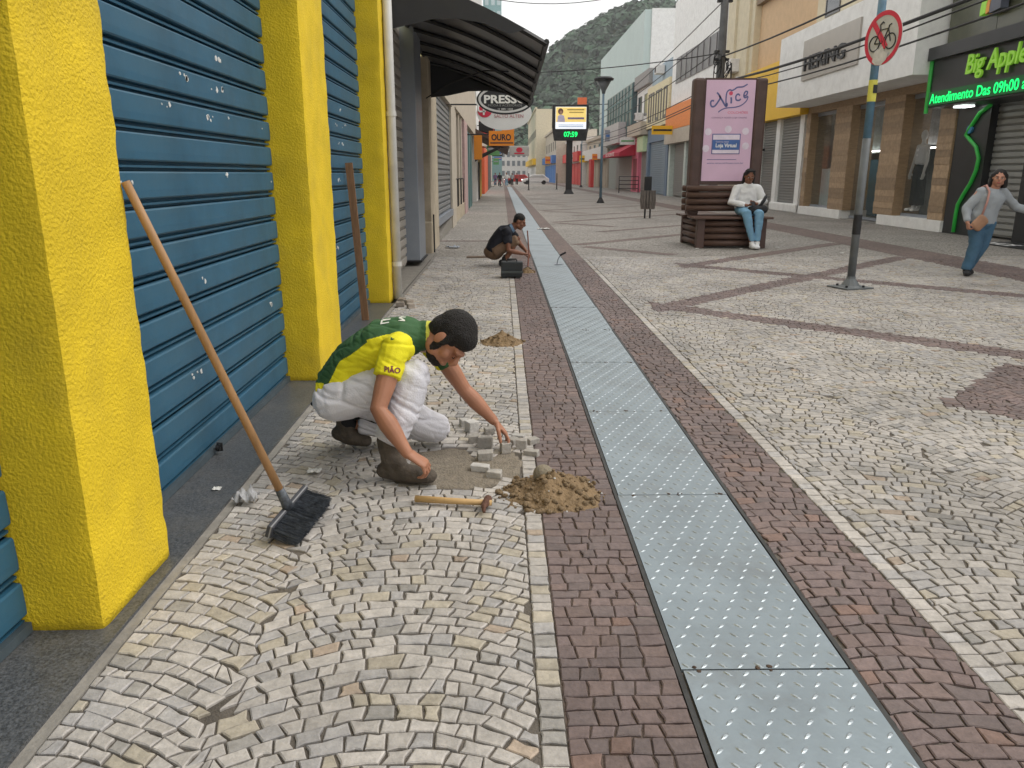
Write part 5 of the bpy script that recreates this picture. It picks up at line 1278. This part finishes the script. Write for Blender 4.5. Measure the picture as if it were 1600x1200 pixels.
for a, dx in ((ran, .05), (lan, -.03)): boot(a + V3(dx, -.17, -.055), a + V3(0, .03, -.05), a + V3(0, 0, .03), W3, m_swt, .045)
bg_ = thing('handbag', 'black handbag and dark jacket on lap of the seated person', 'bag', (5.22, 16.4, .8))
blob('bag_body', [p_loft([o + V3(.02, -.33, .14), o + V3(.28, -.30, .15)], [(.10, .085), (.10, .085)], side=(0, 1, 0))], .012, m_dtr, bg_, 4, folds(.008, 9))
MB().tube([o + V3(.2, -.3, .22), o + V3(.29, -.26, .33), o + V3(.36, -.15, .4), o + V3(.35, -.02, .36)], .035, 8).build('strap', m_dtr, bg_, smooth=True)
tag(MB().box(-.036, .036, -.005, .005, -.07, .07, T=Matrix.Translation(o + V3(.02, -.43, .27)) @ Matrix.Rotation(R(-50), 4, 'X')).build('mobile_phone', m_dtr, bevel=.003), 'dark mobile phone held by the seated person', 'phone')

# ---- walking woman at right
W4 = thing('person', 'walking person in grey jumper and blue jeans with one arm held out', 'person', (7.2, 11.9, 0))
o = V3(7.18, 11.9, 0)
pel, wai, che, nek = o + V3(.07, 0, .84), o + V3(.10, 0, 1.0), o + V3(.14, -.01, 1.17), o + V3(.16, -.02, 1.31)
rsh, lsh = o + V3(-.03, -.02, 1.25), o + V3(.33, .03, 1.24); rel, rwr = o + V3(-.17, .0, 1.0), o + V3(-.19, -.12, .80); lel, lwr = o + V3(.52, .05, 1.02), o + V3(.72, -.03, .94)
rkn, ran, lkn, lan = o + V3(.0, -.05, .46), o + V3(-.06, -.02, .09), o + V3(.14, .04, .46), o + V3(.06, .16, .10)
HP, q4 = head_prims(o + V3(.18, -.05, 1.445), (.06, -.05, 1), (-.42, -.9, -.05), 1.0, nek)
blob('body', HP + [p_loft([pel, wai, che, nek], [(.14, .10), (.12, .1), (.14, .1), (.05, .05)], side=(1, .1, 0)), p_loft([rsh, lsh], [.05, .05]), p_loft([rsh, rel, rwr], [.048, .04, .028]), p_loft([lsh, lel, lwr], [.048, .04, .028]),
      p_loft([pel + V3(-.08, 0, -.02), rkn, ran], [.085, .06, .04]), p_loft([pel + V3(.08, 0, -.02), lkn, lan], [.085, .06, .04])] + hand_prims(rwr, (.1, -.3, -1), (.8, 0, -.2), 1, (50, 60, 40), .95) + hand_prims(lwr, (.9, -.35, .0), (0, -.3, -.9), -1, (35, 50, 30), .95), .009, m_skin3, W4, 3)
eyes(q4, W4)
MB().add(*p_ell(q4(0, .097, -.066), (.022, .006, .008), q4(0, 0, 1) - q4(0, 0, 0), q4(0, 1, 0) - q4(0, 0, 0))).build('lips', M('lips', (.35, .08, .07), .5), W4, smooth=True)
Rt, F_, U_ = frame((.06, -.05, 1), (-.42, -.9, -.05))
blob('hair', [p_ell(q4(0, -.025, .045), (.088, .098, .088), U_, F_), p_loft([q4(-.078, -.02, .04), q4(-.088, -.01, -.11)], [.028, .034]), p_loft([q4(.078, -.02, .04), q4(.088, -.01, -.11)], [.028, .034]), p_loft([q4(0, -.07, .02), q4(0, -.06, -.13)], [(.085, .04), (.085, .04)], side=(1, 0, 0))], .009, m_hair, W4, 3, lambda p: .004 * noise.noise(p * 50))
m_gry = M('grey_jumper', (.30, .325, .345), .9, .08, 6, .15, 90)
blob('jumper', [p_loft([rsh + V3(.02, 0, -.005), lsh + V3(-.02, 0, -.005)], [.068, .068]), p_loft([pel + V3(0, 0, -.06), pel + V3(0, 0, .06), wai, che, nek + V3(0, 0, -.03)], [(.185, .135), (.18, .135), (.165, .13), (.19, .135), (.075, .07)], side=(1, .1, 0), cap=.2), p_loft([rsh + V3(.04, 0, 0), rel, rwr.lerp(rel, .12)], [.072, .062, .043], cap=.3), p_loft([lsh + V3(-.04, 0, 0), lel, lwr.lerp(lel, .12)], [.072, .062, .043], cap=.3)], .011, m_gry, W4, 4, folds(.010, 8, (1, 1, .7)))
m_djean = M('blue_jeans', (.055, .125, .20), .85, .25, 4, .1, 80)
blob('jeans', [p_ell(pel + V3(0, 0, -.05), (.165, .13, .11)), p_loft([pel + V3(-.08, 0, -.03), rkn, ran + V3(0, 0, .01)], [.105, .082, .065], cap=.3), p_loft([pel + V3(.08, 0, -.03), lkn, lan + V3(0, 0, .01)], [.105, .082, .065], cap=.3)], .011, m_djean, W4, 4, folds(.009, 8))
boot(ran + V3(-.05, -.15, -.05), ran + V3(.02, .04, -.045), ran + V3(0, 0, .03), W4, m_dtr, .045); boot(lan + V3(-.03, -.14, -.06), lan + V3(.02, .05, -.05), lan + V3(0, 0, .02), W4, m_dtr, .045)
hb = thing('shoulder_bag', 'tan shoulder bag with pink strap carried by the walking person', 'bag', (7.0, 11.8, .75))
m_tanb = M('tan_leather', (.36, .20, .12), .6, .15, 6)
blob('bag_body', [p_loft([o + V3(-.12, -.16, .74), o + V3(-.02, -.18, .86)], [(.04, .10), (.035, .10)], side=(0, 1, .2))], .010, m_tanb, hb, 4)
MB().tube([o + V3(-.05, -.17, .92), o + V3(.0, -.16, 1.1), o + V3(.03, -.13, 1.25), o + V3(.02, -.05, 1.34), o + V3(.0, .05, 1.30)], .016, 6).build('strap', M('pink_strap', (.50, .26, .22), .6), hb, smooth=True)

# ---- tiny passers-by at the far end and a shop mannequin
def far_person(x, y, h, top, legs, label, step=.1):
    t = thing('person', label, 'person', (x, y, 0), 'passers-by far down the street'); s_ = h / 1.7
    blob('body', [p_ell((x, y, 1.58 * s_), (.085, .10, .12)), p_loft([(x, y, 1.5 * s_), (x, y, 1.38 * s_)], [.06, .06]), p_loft([(x - .22, y, 1.34 * s_), (x - .27, y, .85 * s_)], [.055, .04]), p_loft([(x + .22, y, 1.34 * s_), (x + .27, y, .85 * s_)], [.055, .04]), p_loft([(x, y, 1.35 * s_), (x, y, .9 * s_)], [(.16, .1), (.14, .1)], side=(1, 0, 0)), p_loft([(x - .2, y, 1.35 * s_), (x + .2, y, 1.35 * s_)], [.05, .05]),
         p_loft([(x - .09, y, .9 * s_), (x - .1, y - step, .04)], [.07, .05]), p_loft([(x + .09, y, .9 * s_), (x + .1, y + step, .04)], [.07, .05])], .02, m_skin2, t, 2)
    blob('shirt', [p_loft([(x, y, 1.38 * s_), (x, y, .88 * s_)], [(.19, .13), (.17, .13)], side=(1, 0, 0), cap=.3), p_loft([(x - .2, y, 1.35 * s_), (x - .26, y, 1.1 * s_)], [.075, .065]), p_loft([(x + .2, y, 1.35 * s_), (x + .26, y, 1.1 * s_)], [.075, .065])], .02, top, t, 2)
    blob('trousers', [p_loft([(x - .09, y, .9 * s_), (x - .1, y - step, .1)], [.1, .075]), p_loft([(x + .09, y, .9 * s_), (x + .1, y + step, .1)], [.1, .075])], .02, legs, t, 2)
    blob('hair', [p_ell((x, y + .02, 1.62 * s_), (.095, .105, .10))], .02, m_hair, t, 1)
far_person(-.35, 104, 1.7, m_navy, m_dtr, 'far passer-by in dark clothes nearest the left shopfronts')
far_person(.55, 108, 1.72, m_swt, m_ljean, 'far passer-by in white top standing over the drain line', .2)
far_person(1.35, 112, 1.65, m_gry, m_dtr, 'far passer-by in grey top near the parked cars')
far_person(-1.0, 112, 1.68, M('purple_shirt', (.15, .08, .2), .8), m_djean, 'far passer-by in purple beside the orange front')
far_person(2.1, 118, 1.7, M('far_red_shirt', (.4, .05, .05), .8), m_dtr, 'far passer-by in red in front of the white car')
mn = thing('shop_mannequin', 'white headed mannequin in white top and dark trousers behind shop window', 'mannequin', (12.15, 23.3, .45))
o = V3(0, 0, 0); mw = M('mannequin_white', (.72, .71, .68), .5)
blob('body', [p_ell(o + V3(0, 0, 1.62), (.07, .09, .11)), p_loft([o + V3(0, 0, 1.52), o + V3(0, 0, 1.4)], [.045, .05]), p_loft([o + V3(0, -.18, 1.38), o + V3(0, .18, 1.38)], [.05, .05]), p_loft([o + V3(0, 0, 1.36), o + V3(0, 0, 1.1), o + V3(0, 0, .9)], [(.15, .09), (.11, .08), (.15, .1)], side=(0, 1, 0)), p_loft([o + V3(0, -.2, 1.36), o + V3(-.02, -.27, 1.08), o + V3(-.08, -.30, .84)], [.045, .036, .028]), p_loft([o + V3(0, .2, 1.36), o + V3(-.02, .27, 1.08), o + V3(-.06, .30, .84)], [.045, .036, .028]), p_loft([o + V3(0, -.09, .9), o + V3(0, -.1, .08)], [.08, .045]), p_loft([o + V3(0, .09, .9), o + V3(0, .1, .08)], [.08, .045]), p_loft([o + V3(0, -.1, .05), o + V3(-.16, -.12, .03)], [.04, .03]), p_loft([o + V3(0, .1, .05), o + V3(-.16, .12, .03)], [.04, .03])]
     + hand_prims(o + V3(-.08, -.30, .84), (-.1, -.05, -1), (0, 1, 0), 1, (15, 20, 15)) + hand_prims(o + V3(-.06, .30, .84), (-.1, .05, -1), (0, -1, 0), -1, (15, 20, 15)), .012, mw, mn, 3)
blob('top', [p_loft([o + V3(0, 0, 1.36), o + V3(0, 0, 1.02)], [(.19, .12), (.155, .115)], side=(0, 1, 0), cap=.2)], .012, m_swt, mn, 3, folds(.006, 10))
blob('trousers', [p_ell(o + V3(0, 0, .92), (.12, .17, .12)), p_loft([o + V3(0, -.09, .9), o + V3(0, -.12, .14)], [.1, .095], cap=.2), p_loft([o + V3(0, .09, .9), o + V3(0, .12, .14)], [.1, .095], cap=.2)], .014, m_dtr, mn, 3, folds(.006, 10))
for ch in mn.children:           # display figure is larger than life
    ch.data.transform(Matrix.Translation((12.15, 23.3, .45)) @ Matrix.Scale(1.32, 4))
def stretch_person(t, c, sx_, up_=1.):
    for ch in t.children:
        for v in ch.data.vertices:
            v.co.x = c[0] + (v.co.x - c[0]) * sx_
            if v.co.z > c[2]: v.co.z = c[2] + (v.co.z - c[2]) * up_
stretch_person(W3, (5.12, 16.7, .645), 1.16, 1.05); stretch_person(W4, (7.27, 11.9, 0), 1.12)

# ================================================================ TOOLS, SAND, LOOSE STONES
m_hdl = M('broom_handle_wood', (.34, .19, .085), .5, .25, 3, .05, 30, stretch=(6, 6, 1))
m_hdl2 = M('pale_handle_wood', (.52, .33, .14), .55, .2, 4, stretch=(2, 6, 6))
m_brs = M('dark_bristle', (.075, .085, .10), .5, .7, 40)
br = thing('broom', 'push broom with wooden handle leaning on the yellow pillar, black bristles sideways', 'broom', (-.93, 3.15, 0))
hb0, hb1 = V3(-.945, 3.13, .135), V3(-1.337, 2.865, 1.475)
MB().tube([hb0, hb0.lerp(hb1, .3), hb0.lerp(hb1, .7), hb1], [.018, .0172, .0165, .016], 12).build('handle', m_hdl, br, smooth=True)
MB().tube([hb0 + (hb0 - hb1).normalized() * .035, hb0, hb0.lerp(hb1, .045)], [.026, .022, .0195], 12).build('socket', m_brs, br, smooth=True)
MB().tube([hb0.lerp(hb1, .044), hb0.lerp(hb1, .075)], [.0172, .0168], 12).build('worn_band', M('pinkish_wear', (.42, .25, .2), .7), br)
a0, a1 = V3(-.965, 2.975, .055), V3(-.905, 3.345, .085)
ax_ = (a1 - a0).normalized(); dn = V3(.86, -.10, -.30); dn = (dn - ax_ * dn.dot(ax_)).normalized(); nr_ = ax_.cross(dn)
mid = (a0 + a1) / 2; L2 = (a1 - a0).length / 2
TB = Matrix.Translation(mid) @ Matrix((ax_, dn, nr_)).transposed().to_4x4()
MB().box(-L2, L2, -.028, .0, -.030, .030, T=TB).build('block', M('broom_block', (.05, .052, .06), .6, .2, 8), br, bevel=.006)
MB().box(-L2 - .002, L2 + .002, -.012, -.006, -.0315, .0315, T=TB).build('block_stripe', M('worn_grey', (.24, .24, .25), .7), br)
rr = random.Random(12); mb = MB()
for i in range(900):
    u = rr.uniform(-L2 + .008, L2 - .008); v = rr.uniform(-.026, .026); l_ = .118 * rr.uniform(.94, 1.04); su = u * 1.03 + rr.uniform(-.006, .006); sv_ = v * 1.25 + rr.uniform(-.006, .006)
    p0 = TB @ V3(u, 0, v); p1 = TB @ V3((u + su) / 2, l_ * .55, (v + sv_) / 2 + .002); p2 = TB @ V3(su, l_, sv_)
    p1.z = max(p1.z, .006); p2.z = max(p2.z, .006 + rr.uniform(0, .006)); w_ = Vector((0, .0011, 0)); w2 = Vector((0, 0, .0011))
    mb.add([p0 - w_, p0 + w_, p1 + w_, p1 - w_, p2 + w_, p2 - w_], [(0, 1, 2, 3), (3, 2, 4, 5)]); mb.add([p0 - w2, p0 + w2, p1 + w2, p1 - w2, p2 + w2, p2 - w2], [(0, 1, 2, 3), (3, 2, 4, 5)])
stuff(mb.build('bristles', m_brs, br))

hm = thing('hammer', 'mason hammer with pale wooden handle and rusty head lying on the stones', 'hammer', (-.2, 3.37, 0))
h0, h1 = V3(-.415, 3.405, .022), V3(-.085, 3.335, .03)
MB().tube([h0, h0.lerp(h1, .5), h1 + V3(.03, 0, 0)], [.0165, .0150, .0135], 12).build('handle', m_hdl2, hm, smooth=True)
d_ = (h1 - h0).normalized(); c_ = h1 + V3(.005, 0, .003); sd_ = V3(d_.y * -1, d_.x, .0)
MB().tube([c_ + sd_ * -.085 + V3(.01, 0, -.012), c_ + sd_ * -.05, c_ + sd_ * -.02, c_ + sd_ * .02, c_ + sd_ * .045, c_ + sd_ * .05], [.006, .012, .018, .020, .019, .014], 8).build('head', M('rusty_iron', (.12, .055, .035), .85, .4, 20, .4, 60), hm)

# sand heaps
m_sand = M('wet_sand', (.235, .16, .088), .95, .22, 12, .8, 70); m_clod = M('sand_clod', (.20, .14, .08), .95, .25, 14, .8, 60)
def pebble(c, r_, seed, sq=.7):
    q = random.Random(seed); vs, fs = p_ell((0, 0, 0), (r_, r_ * q.uniform(.7, 1), r_ * sq), n=8, m=6)
    T = Matrix.Rotation(q.uniform(0, 6.28), 3, 'Z') @ Matrix.Rotation(q.uniform(-.5, .5), 3, 'X')
    return [T @ (p * (1 + .3 * noise.noise(p / r_ * 1.1 + Vector((seed, 0, 0))))) + Vector(c) for p in vs], fs
def heap(name, label, cx, cy, rx, ry, h, nclod, seed, rot=0.):
    t = thing(name, label, 'sand', (cx, cy, 0), 'small heaps of sand on the paving'); n = 70; vs = []
    def H_(x, y):
        u, v = (x - cx) / rx, (y - cy) / ry; d = math.sqrt(u * u + v * v) + .28 * noise.noise(Vector((x * 7, y * 7, seed))) + .12 * noise.noise(Vector((x * 22, y * 22, seed)))
        g = max(0, 1 - d); return h * (g ** 1.15) * 1.25 + .016 * noise.noise(Vector((x * 30, y * 30, seed))) * min(1, g * 4) + .008 * noise.noise(Vector((x * 80, y * 80, seed))) * min(1, g * 4) - .012 * (d > 1)
    for j in range(n):
        for i in range(n):
            x = cx - rx * 1.25 + 2.5 * rx * i / (n - 1); y = cy - ry * 1.25 + 2.5 * ry * j / (n - 1); vs.append((x, y, H_(x, y)))
    MB().add(vs, [(j * n + i, j * n + i + 1, (j + 1) * n + i + 1, (j + 1) * n + i) for j in range(n - 1) for i in range(n - 1)]).build('heap', m_sand, t, smooth=True)
    q = random.Random(seed); mb = MB(); mw_ = MB()
    for k in range(nclod):
        a = q.uniform(0, 6.28); d = math.sqrt(q.random()) * 1.12; x, y = cx + rx * d * math.cos(a), cy + ry * d * math.sin(a); r_ = q.choice((.004, .005, .006, .008, .011, .017)) 
        vs_, fs_ = pebble((x, y, max(.0, H_(x, y)) + r_ * .35), r_, k + seed * 100)
        (mw_ if q.random() < .07 and r_ < .01 else mb).add(vs_, fs_)
    stuff(mb.build('clods', m_clod, t, smooth=True)); stuff(mw_.build('stone_chips', m_chip, t))
    return H_
Hh = heap('sand_heap', 'near heap of brown sand beside the loose stones and steel covers', .235, 3.52, .235, .22, .085, 260, 2)
heap('sand_heap', 'farther heap of brown sand on the pavement behind the crouching worker', -.01, 7.02, .20, .17, .085, 60, 3)
heap('sand_heap', 'tiny heap of sand at the feet of the farther worker', .40, 12.35, .13, .14, .07, 25, 4)
vs, fs = p_ell((.195, 3.56, .085), (.05, .045, .045)); tag(MB().add(vs, fs).build('mortar_ball', M('mortar_grey', (.235, .20, .145), .95, .15, 20, .5, 60), smooth=True), 'round grey lump of mortar on top of the near sand heap', 'mortar')

# loose paving stones round the worker's hand
def loose(x, y, sx_, sy_, sz, rz, label, z=None, tint=(.40, .37, .33), tilt=0.):
    q = random.Random(int(x * 1000) + int(y * 777)); mb = MB(); P = []; ti_ = q.randint(0, 3); v_ = (.85, .97, 1.08, 1.18)[ti_]
    for zz in (0, 1):
        for (u, v) in ((-1, -1), (1, -1), (1, 1), (-1, 1)):
            P.append(V3(u * sx_ / 2 * q.uniform(.8, 1.05), v * sy_ / 2 * q.uniform(.8, 1.05), zz * sz * q.uniform(.88, 1.05)))
    T = Matrix.Translation((x, y, -.004 if z is None else z)) @ Matrix.Rotation(R(rz), 4, 'Z') @ Matrix.Rotation(R(tilt), 4, 'X')
    o = mb.add([T @ p for p in P], [(0, 3, 2, 1), (4, 5, 6, 7), (0, 1, 5, 4), (1, 2, 6, 5), (2, 3, 7, 6), (3, 0, 4, 7)]).build('loose_stone', M('cut_stone_%d_%d' % (ti_, tint[0] * 100), tuple(c * v_ for c in tint), .8, .18, 14, .4, 50), bevel=.004)
    tag(o, label, 'stone', 'loose paving stones by the worker')
loose(.012, 4.105, .055, .06, .062, 15, 'pale stone cube gripped under the worker\'s fingers')
for i, (x, y, a, b, c, rz, lb) in enumerate(((-.245, 4.57, .05, .06, .05, 20, 'dark loose stone farthest back beside the white knee'), (-.19, 4.47, .08, .06, .075, 40, 'tall pale loose stone standing on edge at the back'),
    (-.165, 4.27, .075, .06, .05, 5, 'flat loose stone in front of the tall one'), (-.105, 4.19, .085, .06, .065, -8, 'blocky loose stone left of the worker\'s fingers'), (-.10, 3.99, .095, .06, .05, 8, 'lone loose stone on the bare mortar'),
    (.105, 4.16, .065, .05, .06, -5, 'upright loose stone right of the worker\'s hand'), (.155, 4.05, .085, .05, .035, -25, 'thin loose slab at the edge of the brown band'), (-.12, 3.83, .10, .06, .035, -12, 'white topped stone newly set at the mortar\'s front edge'),
    (-.045, 3.745, .085, .065, .035, -14, 'newly set stone nearest the sand heap'), (.09, 4.33, .08, .05, .03, -20, 'flat pale chip behind the worker\'s hand'), (.17, 4.25, .07, .06, .035, 30, 'broken loose stone touching the brown band at the back'), (-.085, 4.42, .06, .05, .045, 15, 'small loose stone behind the worker\'s wrist'), (.06, 4.24, .06, .05, .04, 50, 'small loose stone in the shade of the hand'))):
    loose(x, y, a, b, c, rz, lb, tint=(.46, .44, .41) if 'white' in lb or 'pale' in lb else (.36, .335, .30))
# rubble by the drain pipe
for i, (x, y, lb) in enumerate(((-1.2, 9.05, 'small rubble stone by the foot of the downpipe'), (-1.12, 9.2, 'second rubble stone by the downpipe, nearer the street'), (-1.22, 9.35, 'dark rubble stone behind the others at the downpipe'), (-1.07, 8.95, 'flat rubble stone nearest the camera by the downpipe'))):
    loose(x, y, .10, .08, .055, i * 37, lb, z=.002, tint=(.33, .28, .23))

# farther worker's tool box and tools
m_box = M('black_tool_box', (.022, .026, .028), .5, .2, 6)
tb_ = thing('tool_box', 'black plastic tool box standing open on the paving before the farther worker', 'box', (.13, 11.7, 0))
MB().prism([(-.03, .02), (.29, .02), (.30, .24), (-.02, .24)], 'y', 11.6, 11.82).build('box_body', m_box, tb_, bevel=.012)
for x in (.0, .2): MB().box(x, x + .06, 11.6, 11.82, .0, .02).build('foot', m_box, tb_)
MB().box(-.02, .30, 11.57, 11.598, .08, .11).build('front_rib', M('tool_box_grey', (.06, .07, .07), .5), tb_); MB().tube([(.06, 11.7, .24), (.07, 11.7, .275), (.2, 11.7, .275), (.21, 11.7, .24)], .012, 6).build('handle', m_box, tb_)
pk = thing('paving_pick', 'thin handled pick held upright by the farther worker', 'pick', (.42, 12.5, 0))
MB().tube([(.40, 12.42, .06), (.42, 12.6, .32), (.40, 12.75, .62)], [.012, .013, .010], 8).build('handle', M('rust_red_handle', (.20, .075, .05), .7), pk); MB().tube([(.33, 12.4, .05), (.40, 12.42, .07), (.47, 12.44, .04)], [.006, .018, .006], 6).build('head', m_cast, pk)
tag(MB().tube([(-.66, 14.35, .035), (-.12, 14.3, .05)], .022, 8).build('wooden_stick', M('grey_wood', (.28, .22, .17), .8)), 'greyish wooden tool handle lying behind the farther worker', 'handle')
tr = thing('trowel', 'small trowel stuck upright on the steel drain cover', 'trowel', (.95, 13.4, 0))
MB().prism([(.88, 13.3), (1.05, 13.38), (.9, 13.5)], 'z', .012, .016).build('blade', m_gmet, tr); MB().tube([(.93, 13.4, .016), (.95, 13.4, .1), (.99, 13.4, .17)], .008, 6).build('shank', m_gmet, tr); MB().tube([(.98, 13.4, .16), (1.08, 13.4, .21)], .016, 8).build('handle', m_dtr, tr)
# litter
m_plas = M('clear_plastic', (.55, .55, .56), .25, .1, 8, alpha=.55); m_pap = M('paper_scrap', (.62, .61, .58), .8)
def scrap(name, label, x, y, r_, h, mat, seed, cat='litter'):
    q = random.Random(seed); n = 12; vs = []
    for j in range(n):
        for i in range(n):
            u, v = i / (n - 1) * 2 - 1, j / (n - 1) * 2 - 1; k = 1 - .25 * noise.noise(Vector((u * 2, v * 2, seed)))
            vs.append((x + r_ * u * k, y + r_ * .8 * v * k, .014 + h * abs(noise.noise(Vector((u * 2.2, v * 2.2, seed + 5)))) * 1.6))
    m_ = MB().add(vs, [(j * n + i, j * n + i + 1, (j + 1) * n + i + 1, (j + 1) * n + i) for j in range(n - 1) for i in range(n - 1)])
    o = m_.build(name, mat, smooth=True); so_ = o.modifiers.new('thick', 'SOLIDIFY'); so_.thickness = .001; tag(o, label, cat, 'litter on the paving')
scrap('plastic_bag', 'crumpled clear plastic bag lying against the granite sill', -1.215, 3.42, .055, .07, m_plas, 3)
scrap('paper_scrap', 'white paper scrap lying between the broom and the worker', -.98, 3.78, .035, .02, m_pap, 5)
scrap('paper_scrap', 'small white scrap on the dark granite sill', -1.40, 3.55, .02, .01, m_pap, 6)
scrap('paper_sheet', 'white sheet lying across the drain cover beyond the farther worker', 1.15, 22.3, .17, .03, m_pap, 8)
scrap('metal_scrap', 'grey crumpled metal scrap on the pavement left of the farther worker', -1.05, 16.6, .14, .04, m_gmet, 9)
for i, (x, y) in enumerate(((4.9, 16.1), (5.75, 16.4), (6.6, 15.2), (4.02, 16.2))): scrap('paper_scrap', ('tiny white scrap just before the log bench', 'tiny white scrap by the right corner of log bench', 'tiny white scrap between bench and walking person', 'tiny white scrap by the left corner of log bench')[i], x, y, .035, .02, m_pap, 20 + i)

# vehicles far down the street
def car(x, y, paint, label, L_=4.1, W_=1.7):
    t = thing('parked_car', label, 'car', (x, y, 0), 'cars far down the street'); hw = W_ / 2
    prof = [(-L_ / 2, .35), (-L_ / 2, .75), (-L_ / 2 + .8, .9), (-L_ / 2 + 1.5, 1.42), (L_ / 2 - .9, 1.45), (L_ / 2 - .2, .95), (L_ / 2, .85), (L_ / 2, .35)]
    T = Matrix.Translation((x, y, 0))
    MB().prism(prof, 'y', -hw, hw, T=T).build('body', paint, t, bevel=.08)
    MB().prism([(-L_ / 2 + .95, .95), (-L_ / 2 + 1.55, 1.36), (L_ / 2 - 1, 1.38), (L_ / 2 - .45, .97)], 'y', -hw - .01, -hw + .005, T=T).build('side_window', m_glass, t)
    for wx in (-L_ / 2 + .8, L_ / 2 - .8):
        for wy in (-hw + .05, hw - .05): MB().lathe([(.0, -.1), (.31, -.1), (.31, .1), (.0, .1)], (x + wx, y + wy, .31), 14, T=Matrix.Rotation(R(90), 4, 'X')).build('wheel', m_cast, t)
    for wy in (-.55, .55): MB().box(-L_ / 2 - .01, -L_ / 2 + .03, wy - .15, wy + .15, .62, .75, T=T).build('headlight', m_lamp, t)
car(5.0, 122, M('white_car_paint', (.7, .7, .7), .25, spec=.6), 'white car crossing the far end of the street'); car(2.4, 128, M('red_car_paint', (.45, .03, .03), .25, spec=.6), 'red car behind the far passers-by')
def bike(x, y, label):
    t = thing('parked_bicycle', label, 'bicycle', (x, y, 0), 'bicycles by the far shopfronts')
    for dx in (-.5, .5): MB().tube([(x + dx + .33 * math.cos(i * .3927), y, .34 + .33 * math.sin(i * .3927)) for i in range(17)], .022, 5).build('wheel', m_cast, t)
    MB().tube([(x - .5, y, .34), (x - .15, y, .8), (x + .38, y, .82), (x + .5, y, .34)], .022, 5).tube([(x - .15, y, .8), (x, y, .32), (x + .38, y, .82)], .022, 5).build('frame', m_sred, t)
    MB().box(x - .25, x - .02, y - .06, y + .06, .86, .92).build('saddle', m_cast, t); MB().tube([(x + .36, y - .25, 1.02), (x + .36, y, .98), (x + .36, y + .25, 1.02)], .018, 5).build('handlebar', m_cast, t)
bike(-.7, 98, 'parked bicycle nearest among far left passers-by'); bike(.2, 116, 'second parked bicycle further down the street')

# far street clutter: projecting signs, window units, banners
fs_ = random.Random(9)
FC = [('red', m_fr), ('white', m_fw), ('blue', m_fb), ('yellow', m_yfas), ('green', M('far_green', (.10, .32, .12), .6)), ('orange', m_orange), ('black', m_black), ('grey', m_gmet)]
for i in range(16):
    side = i % 2; y = 50 + i * 6.3 + fs_.uniform(-2, 2); n_, mt_ = FC[(i * 3) % 8]; z = fs_.uniform(2.9, 5.2); w_ = fs_.uniform(.8, 1.5); h_ = fs_.uniform(.5, 1.3)
    x0 = (XF - .3 - w_ - (2.5 if y > 140 else 0)) if side else -1.4
    t = thing('projecting_sign', '%s shop sign sticking out from the %s row, %s' % (n_, 'right' if side else 'left', ('nearest', 'second nearest', 'third', 'fourth', 'fifth', 'sixth', 'seventh', 'farthest')[i // 2] + ' in line'), 'sign', (x0, y, z), 'small signs down the street')
    MB().box(x0, x0 + w_, y, y + .12, z, z + h_).build('board', mt_, t)
    MB().box(x0 + .1, x0 + w_ - .1, y - .02, y - .001, z + h_ * .4, z + h_ * .6).build('stripe', FC[(i * 3 + 3) % 8][1], t)
    MB().tube([(x0 + (w_ if side else 0), y + .06, z + h_ * .5), (x0 + (w_ + .6 if side else -.4), y + .06, z + h_ * .5)], .03, 5).build('arm', m_cast, t)
for i, (y, z, lb_) in enumerate(((41, 6.4, 'window unit air conditioner on the cream stair tower'), (60.5, 8.6, 'air conditioner high above the lettered fascia'), (69, 5.9, 'air conditioner over the pale shop balcony'))):
    t = thing('air_conditioner', lb_, 'air conditioner', (XF - .4, y, z), 'air conditioners on the right facades')
    MB().box(XF - .45, XF + .15, y, y + .9, z, z + .6).build('case', m_fw, t, bevel=.02); MB().lathe([(.0, 0), (.22, 0), (.22, .02), (.0, .02)], (XF - .46, y + .45, z + .3), 14, T=Matrix.Rotation(R(-90), 4, 'Y')).build('fan_grille', m_cast, t)

# ================================================================ HAZE
hz = MB().box(-420, 420, -30, 900, -1.6, 118).build('haze', [])
hm_ = bpy.data.materials.new('haze_air'); hm_.use_nodes = True; n_ = hm_.node_tree.nodes; n_.remove(n_['Principled BSDF'])
pv = n_.new('ShaderNodeVolumePrincipled'); pv.inputs['Color'].default_value = (.97, .98, 1, 1); pv.inputs['Density'].default_value = .00024; pv.inputs['Anisotropy'].default_value = .2
hm_.node_tree.links.new(pv.outputs[0], n_['Material Output'].inputs['Volume'])
hz.data.materials.clear(); hz.data.materials.append(hm_); stuff(hz); hz['label'] = 'thin pale haze filling the street and veiling the hill'; hz['category'] = 'haze'
